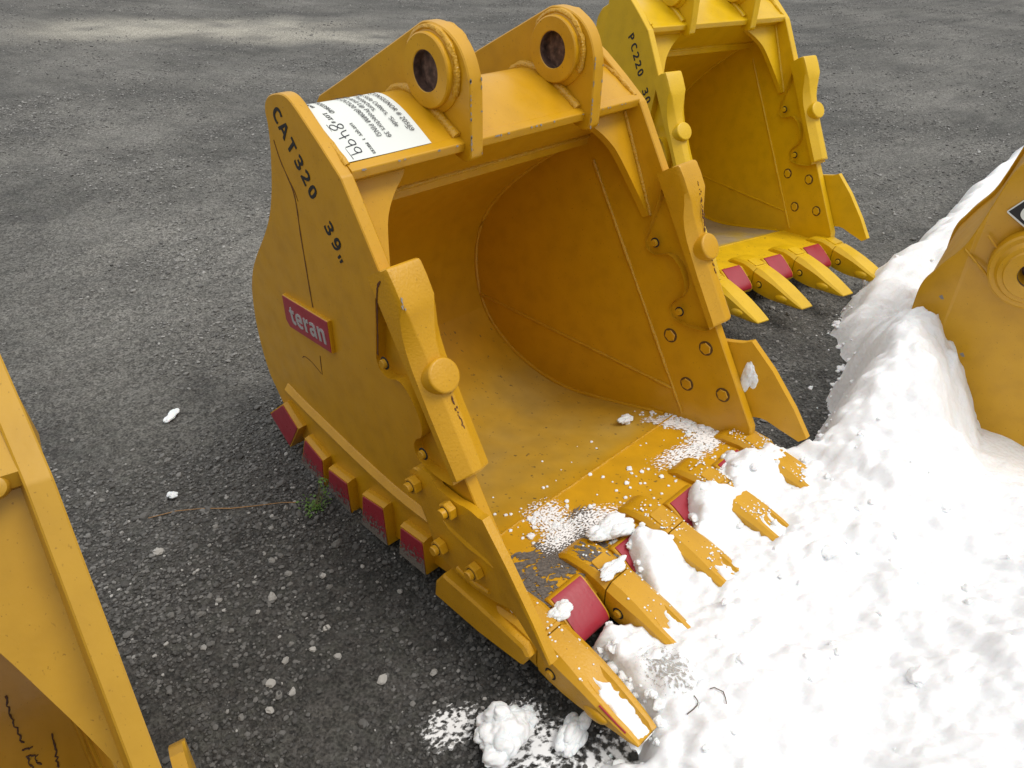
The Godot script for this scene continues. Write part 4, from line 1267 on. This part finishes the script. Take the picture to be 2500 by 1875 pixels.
func build_far_bucket() -> void:
	var A3 := Vector3(1.19, 0.64, 1.07)
	var ax := Vector3(0.17, 0.0, 0.985)
	var inw := Vector3(0.985, 0.0, -0.17)
	var root := Node3D.new()
	root.name = numbered("excavator_bucket")
	add_child(root)
	root.position = A3
	tag(root, "amber bucket at the right edge, half buried in snow, showing a round pin boss", "excavator bucket", "excavator buckets set out on the gravel")
	var f := func(a: float, b: float, d: float) -> Vector3:
		var bend := 0.22 * maxf(0.0, -0.02 - (a + 0.62 * (b - 0.42) * 0.9) + 0.04)
		return ax * a + Vector3.UP * (b - 0.64) - inw * (d - bend)
	var outl := smooth_line(V([-0.05, 0.985, -0.085, 0.945, -0.115, 0.893, -0.132, 0.80, -0.148, 0.715, -0.165, 0.650, -0.200, 0.585, -0.222, 0.536, -0.236, 0.506, -0.243, 0.47, -0.243, 0.40, -0.24, 0.30, -0.225, 0.2, -0.185, 0.1, -0.12, 0.02]), 3)
	outl.append_array(PV([0.2, -0.02, 0.42, 0.02, 0.55, 0.2, 0.32, 0.62, 0.18, 0.88, 0.12, 0.98, 0.05, 1.02]))
	put("side_plate", slab(outl, -0.025, 0.0, 0.003, f), M.amber, root, 30.0)
	var body := PackedVector2Array()
	for p in outl: body.append(p)
	put("shell", slab(inset(ccw(body), 0.012), -0.62, -0.02, 0.0, f), M.amber, root, 35.0)
	put("side_plate", slab(outl, -0.65, -0.615, 0.003, f), M.amber, root, 30.0)
	var fr := Transform3D(Basis(ax, Vector3.UP, -inw), ax * 0.028 + Vector3.UP * 0.0 - inw * 0.0)
	var boss := put("pin_boss", lathe([Vector2(0.03, -0.01), Vector2(0.118, -0.01), Vector2(0.114, 0.03), Vector2(0.108, 0.036), Vector2(0.096, 0.038), Vector2(0.092, 0.042), Vector2(0.086, 0.055), Vector2(0.074, 0.058), Vector2(0.070, 0.064), Vector2(0.040, 0.066), Vector2(0.037, 0.063)], fr, 56, true), M.amber, root, 30.0)
	put("pin_bore", lathe([Vector2(0.038, 0.062), Vector2(0.036, 0.062), Vector2(0.036, 0.005), Vector2(0.0, 0.005), Vector2(0.0, -0.002), Vector2(0.038, -0.002)], fr, 40), M.bore, boss, 35.0)
	var w := []
	for i in 13:
		var p := Vector2(-0.160, 0.648).lerp(Vector2(-0.075, 0.585), i / 12.0)
		w.append(f.call(p.x, p.y, 0.001))
	put("weld_seam", tube(w, 0.004, 6, 0.2), M.amber, root, 60.0)
	w = []
	for i in 13:
		var p := Vector2(-0.115, 0.705).lerp(Vector2(-0.06, 0.655), i / 12.0)
		w.append(f.call(p.x, p.y, 0.001))
	put("weld_seam", tube(w, 0.003, 6, 0.2), M.amber, root, 60.0)
	# sticker
	var q0 := Vector2(-0.096, 0.783); var e1 := Vector2(0.045, 0.062); var e2 := Vector2(0.045, -0.026)
	var st := put("sticker", slab(round_corners(PackedVector2Array([q0, q0 + e1 * 1.25, q0 + e1 * 1.25 + e2 * 1.6, q0 + e2 * 1.6]), 0.006, 3), 0.0, 0.001, 0.0, f), M.paper, root)
	var q1 := q0 + e1 * 0.06 + e2 * 0.07
	put("sticker_field", slab(PackedVector2Array([q1, q1 + e1 * 1.13, q1 + e1 * 1.13 + e2 * 1.46, q1 + e2 * 1.46]), 0.0005, 0.0016, 0.0, f), M.ink, st)
	var sb := SystemFont.new(); sb.font_names = PackedStringArray(["Droid Sans"]); sb.font_weight = 700
	letters("sticker_letter", "C", sb, 0.062, M.paper, st, func(a, b, d):
		var p: Vector2 = q1 + e1.normalized() * (0.008 + b) + e2.normalized() * (0.010 + a)
		return f.call(p.x, p.y, 0.0016 + d), false, 0.0006, 1.05)
	for s in [[-0.172, 0.47], [-0.055, 0.30]]:
		put("scuff", slab(PV([s[0] - 0.008, s[1], s[0], s[1] + 0.008, s[0] + 0.009, s[1] - 0.004, s[0] + 0.002, s[1] - 0.008]), 0.0, 0.001, 0.0, f), M.steel, root)

func build_snow_pieces() -> void:
	snow_lump(Vector3(-0.645, 0.035, 0.80), Vector3(0.066, 0.05, 0.056), 31, "large round snow lump on the gravel left of the nearest tooth", 0.75)
	snow_lump(Vector3(-0.53, 0.022, 0.905), Vector3(0.055, 0.026, 0.026), 32, "long smooth snow lump between the round lump and the nearest tooth", 0.4, 0.35)
	snow_lump(Vector3(-0.575, 0.01, 0.80), Vector3(0.028, 0.02, 0.024), 33, "small snow lump touching the right side of the large round lump", 0.7)
	snow_lump(Vector3(-0.555, 0.008, 0.795), Vector3(0.013, 0.014, 0.013), 34, "smallest snow ball lying under the side of the nearest tooth", 0.6)
	snow_lump(Vector3(-0.135, 0.195, 0.665), Vector3(0.058, 0.03, 0.032), 35, "smooth snow lump on the bucket lip behind the second red shroud", 0.6, -0.3)
	snow_lump(Vector3(0.335, 0.118, 0.345), Vector3(0.026, 0.014, 0.018), 36, "lone snow lump on the bucket floor beside the far side wall", 0.7)
	snow_lump(Vector3(-0.68, 0.006, -0.83), Vector3(0.035, 0.008, 0.016), 37, "thin white snow scrap lying alone on the gravel far left", 0.7, 0.7)
	snow_lump(Vector3(-0.84, 0.006, -0.44), Vector3(0.014, 0.007, 0.016), 38, "tiny snow scrap on the gravel above the dry root", 0.8)
	snow_lump(Vector3(0.506, 0.342, 0.636), Vector3(0.012, 0.066, 0.026), 39, "strip of snow clinging behind the far side plate on its cutter", 0.6, 0.0, -1.0)
	snow_lump(Vector3(-0.405, 0.185, 0.745), Vector3(0.032, 0.014, 0.02), 40, "snow lump on the adapter of the nearest tooth", 0.7)
	snow_lump(Vector3(-0.235, 0.195, 0.752), Vector3(0.042, 0.014, 0.018), 41, "snow strip across the second tooth's adapter joint", 0.7)
	# snow packed in the hollows of the teeth and dusted over the lip
	var r := RandomNumberGenerator.new(); r.seed = 9
	var mm := MultiMesh.new()
	mm.transform_format = MultiMesh.TRANSFORM_3D
	mm.mesh = to_mesh(blob(Vector3.ONE, 4, 0.6, 0.13, 8, 10), M.snow, 70.0)
	var tr := []
	var spots := [[-0.18, 0.50, 0.035, 0.05, 45], [-0.21, 0.555, 0.05, 0.03, 40], [-0.215, 0.46, 0.02, 0.02, 20], [0.40, 0.575, 0.045, 0.035, 90], [0.43, 0.47, 0.022, 0.06, 130], [0.46, 0.56, 0.02, 0.05, 90], [0.30, 0.62, 0.08, 0.04, 80], [-0.11, 0.68, 0.04, 0.04, 50], [0.1, 0.6, 0.2, 0.05, 70], [0.0, 0.45, 0.35, 0.1, 40]]
	for q in spots:
		for i in int(q[4]):
			var x: float = q[0] + r.randfn() * q[2]; var z: float = q[1] + r.randfn() * q[3]
			if absf(x) > 0.462 or z > 0.7: continue
			var y := 0.1325 + (z - 0.448) * 0.12 if z > 0.448 else 0.092 + (z - 0.3) * 0.26
			var s := r.randf_range(0.0012, 0.0042) * (1.0 + 1.4 * pow(r.randf(), 6.0))
			tr.append(Transform3D(Basis.from_euler(Vector3(r.randf(), r.randf() * 6.0, r.randf())).scaled(Vector3(s * 1.3, s * 0.7, s * 1.2)), Vector3(x, y + s * 0.2, z)))
	for t in 5:
		var tx := (t - 2) * 0.2311
		for i in 50 + 60 * maxi(0, t - 1):
			var z := r.randf_range(0.65, 0.9); var x := tx + r.randf_range(-0.035, 0.035)
			var s := r.randf_range(0.001, 0.0022)
			var top := 0.187 if z < 0.76 else lerpf(0.181, 0.158, (z - 0.78) / 0.12)
			tr.append(Transform3D(Basis.from_euler(Vector3(r.randf(), r.randf() * 6.0, r.randf())).scaled(Vector3(s * 1.4, s * 0.7, s * 1.3)), Vector3(x, top, z)))
	mm.instance_count = tr.size()
	for i in tr.size(): mm.set_instance_transform(i, tr[i])
	var mmi := MultiMeshInstance3D.new()
	mmi.multimesh = mm
	mmi.name = numbered("snow_dusting")
	add_child(mmi)
	tag(mmi, "grains of snow dusted over the bucket lip and its teeth", "snow", "", "stuff")
	# snow packed into the hollow of each tooth
	for t in 5:
		var tx := (t - 2) * 0.2311
		var start: float = [0.885, 0.855, 0.895, 0.82, 0.77][t]
		var wide: float = [0.029, 0.038, 0.029, 0.040, 0.047][t]
		var mi := sheet("snow_in_tooth", 14, 40, func(a, b):
			var z: float = lerpf(start, 1.042, b); var q: float = absf(a * 2.0 - 1.0)
			var x: float = tx + (a - 0.5) * 2.0 * wide * (1.0 + 0.35 * s2.get_noise_2d(tx * 50.0, z * 6.0))
			var top := lerpf(0.187, 0.157, (z - 0.76) / 0.13) if z < 0.89 else lerpf(0.157, 0.106, (z - 0.89) / 0.145)
			var nn := s2.get_noise_2d(x * 6.0 + t * 3.0, z * 3.0)
			var y := top - 0.0005 + 0.004 * s3.get_noise_2d(x + t, z) + 0.0015 * s3.get_noise_2d(x * 3.0, z * 3.0)
			y -= 0.024 * smoothstep(0.62, 1.0, q + 0.5 * nn) + 0.022 * smoothstep(0.30, 0.0, b + 0.5 * nn)
			return Vector3(x, y, z), M.snow, self)
		tag(mi, ["snow filling the hollow of the nearest bucket tooth", "dirty snow filling the hollow of the second tooth from the front", "snow filling the hollow of the middle bucket tooth", "snow covering the hollow of the fourth bucket tooth", "snow covering the tooth at the far corner of the lip"][t], "snow", "snow packed in the teeth")
	var powder := blotch_mat(lin(0.74, 0.75, 0.76), 0.8, 75, 0.03, 1.5, 0.62, Color(0, 0, 0, 0), 2.0, false, 0.45)
	for q in [[-0.60, 0.865, 0.10, 0.06, 0.5, "speckled powder snow on the gravel between the snow lumps"], [-0.70, 0.70, 0.075, 0.05, 0.3, "thin powder snow on the gravel behind the large round lump"], [-0.58, 0.80, 0.06, 0.05, 0.0, "powder snow on the gravel right of the large round lump"], [-0.53, 1.02, 0.10, 0.10, 0.0, "powder snow at the tip of the nearest tooth"]]:
		var mi := sheet("powder_snow", 16, 16, func(a, b):
			var p := Vector2((a * 2.0 - 1.0) * q[2], (b * 2.0 - 1.0) * q[3]).rotated(q[4])
			return Vector3(q[0] + p.x, ground_height(q[0] + p.x, q[1] + p.y) + 0.004 + 0.004 * absf(q[4]), q[1] + p.y), powder, self)
		tag(mi, q[5], "snow", "", "stuff")
	# dusting and clods on the lip
	var lip_y := func(z: float) -> float: return lerpf(0.092, 0.1325, (z - 0.30) / 0.148) if z < 0.448 else lerpf(0.1325, 0.163, (z - 0.448) / 0.252)
	var white := lin(0.9, 0.91, 0.92)
	var fine_a := blotch_mat(white, 0.8, 71, 0.055, 1.7, 0.62, white)
	var fine_b := blotch_mat(white, 0.8, 72, 0.035, 1.4, 0.45, white)
	var n := 0
	for q in [[-0.18, 0.495, 0.065, 0.085, 0.3, 0, "speckled snow dusting on the near half of the lip weld"], [-0.21, 0.57, 0.085, 0.045, 0.0, 0, "speckled snow dusting beside the mud on the near lip"], [0.415, 0.50, 0.030, 0.13, -0.32, 1, "band of snow along the foot of the far side wall"], [0.30, 0.60, 0.13, 0.05, 0.25, 0, "speckled snow dusting before the far corner tooth"], [0.40, 0.60, 0.06, 0.055, 0.1, 1, "thick snow patch at the far corner of the lip"], [-0.10, 0.60, 0.08, 0.06, 0.6, 0, "thin snow specks near the middle adapter"]]:
		var mi := sheet("snow_dusting", 10, 10, func(a, b):
			var p := Vector2((a * 2.0 - 1.0) * q[2], (b * 2.0 - 1.0) * q[3]).rotated(q[4])
			var x: float = minf(q[0] + p.x, 0.462); var z: float = q[1] + p.y
			return Vector3(x, lip_y.call(z) + 0.0022 + 0.0003 * n, z), fine_a if q[5] == 0 else fine_b, self)
		n += 1
		tag(mi, q[6], "snow", "", "stuff")

func build_litter() -> void:
	# dry root on the gravel
	var pts := []
	for q in [[-0.93, -0.40], [-0.86, -0.37], [-0.80, -0.33], [-0.74, -0.27], [-0.68, -0.23], [-0.62, -0.185], [-0.585, -0.15]]:
		pts.append(Vector3(q[0], ground_height(q[0], q[1]) + 0.006, q[1]))
	tag(put("dry_root", tube(pts, 0.0014, 5, 0.3), plain(lin(0.30, 0.17, 0.07), 0.8), self, 60.0), "thin dry brown root lying across the gravel", "root")
	# weed beside the heel
	var weed := Node3D.new()
	weed.name = numbered("green_weed"); add_child(weed)
	weed.position = Vector3(-0.555, 0.0, -0.10)
	tag(weed, "small green weed growing at the heel of the orange bucket", "weed")
	var r := RandomNumberGenerator.new(); r.seed = 3
	var leaf := PackedVector3Array()
	for i in 110:
		var c := Vector3(r.randfn() * 0.022, absf(r.randfn()) * 0.012 + 0.004, r.randfn() * 0.02)
		if i > 80: c = Vector3(0.03 + r.randfn() * 0.006, 0.03 + r.randf() * 0.09, 0.02 + r.randfn() * 0.008)
		var b := Basis.from_euler(Vector3(r.randf_range(-0.7, 0.7), r.randf() * TAU, r.randf_range(-0.7, 0.7)))
		var s := r.randf_range(0.004, 0.009)
		quad(leaf, c + b * Vector3(-s, 0, 0), c + b * Vector3(0, 0.001, s * 0.5), c + b * Vector3(s, 0, 0), c + b * Vector3(0, 0.001, -s * 0.5))
	var gm := plain(lin(0.10, 0.20, 0.03), 0.6)
	gm.cull_mode = BaseMaterial3D.CULL_DISABLED
	put("leaves", leaf, gm, weed, 10.0)
	var stems := PackedVector3Array()
	for i in 9:
		var e := Vector3(0.028 + r.randfn() * 0.012, 0.05 + r.randf() * 0.09, 0.018 + r.randfn() * 0.012)
		stems.append_array(tube([Vector3(r.randfn() * 0.015, 0, r.randfn() * 0.015), e * 0.5 + Vector3(r.randfn(), 0, r.randfn()) * 0.006, e], 0.0009, 4))
	put("stems", stems, plain(lin(0.16, 0.14, 0.06), 0.8), weed, 60.0)
	# loose pale stones
	var rocks := []
	for k in 5: rocks.append(to_mesh(rock_soup(300 + k, 6, 8), M.stone, 30.0))
	var tints := []
	for k in 5:
		var v: float = [0.30, 0.17, 0.36, 0.13, 0.23][k]
		tints.append(plain(lin(v, v * 0.98, v * 0.93), 0.85))
	var n := 0
	var tries := 0
	while n < 45 and tries < 4000:
		tries += 1
		var x := r.randf_range(-1.05, -0.45); var z := r.randf_range(-0.55, 0.75)
		var near := absf(x + 0.78 - 0.1 * z) 
		if r.randf() > exp(-pow((z - 0.15) / 0.35, 2.0)) * 0.9 + 0.05: continue
		var s := r.randf_range(0.006, 0.0115)
		if n < 12: s = r.randf_range(0.010, 0.0145)
		var mi := add_part("stone", rocks[n % 5], self)
		mi.set_surface_override_material(0, tints[(n * 3 + n / 5) % 5])
		mi.transform = Transform3D(Basis.from_euler(Vector3(r.randf() * 0.5, r.randf() * TAU, r.randf() * 0.5)).scaled(Vector3(s * r.randf_range(0.9, 1.3), s, s)), Vector3(x, ground_height(x, z) + s * 0.3, z))
		tag(mi, "small pale stone lying loose among the dark gravel left of the orange bucket", "stone", "pale stones loose on the gravel")
		n += 1
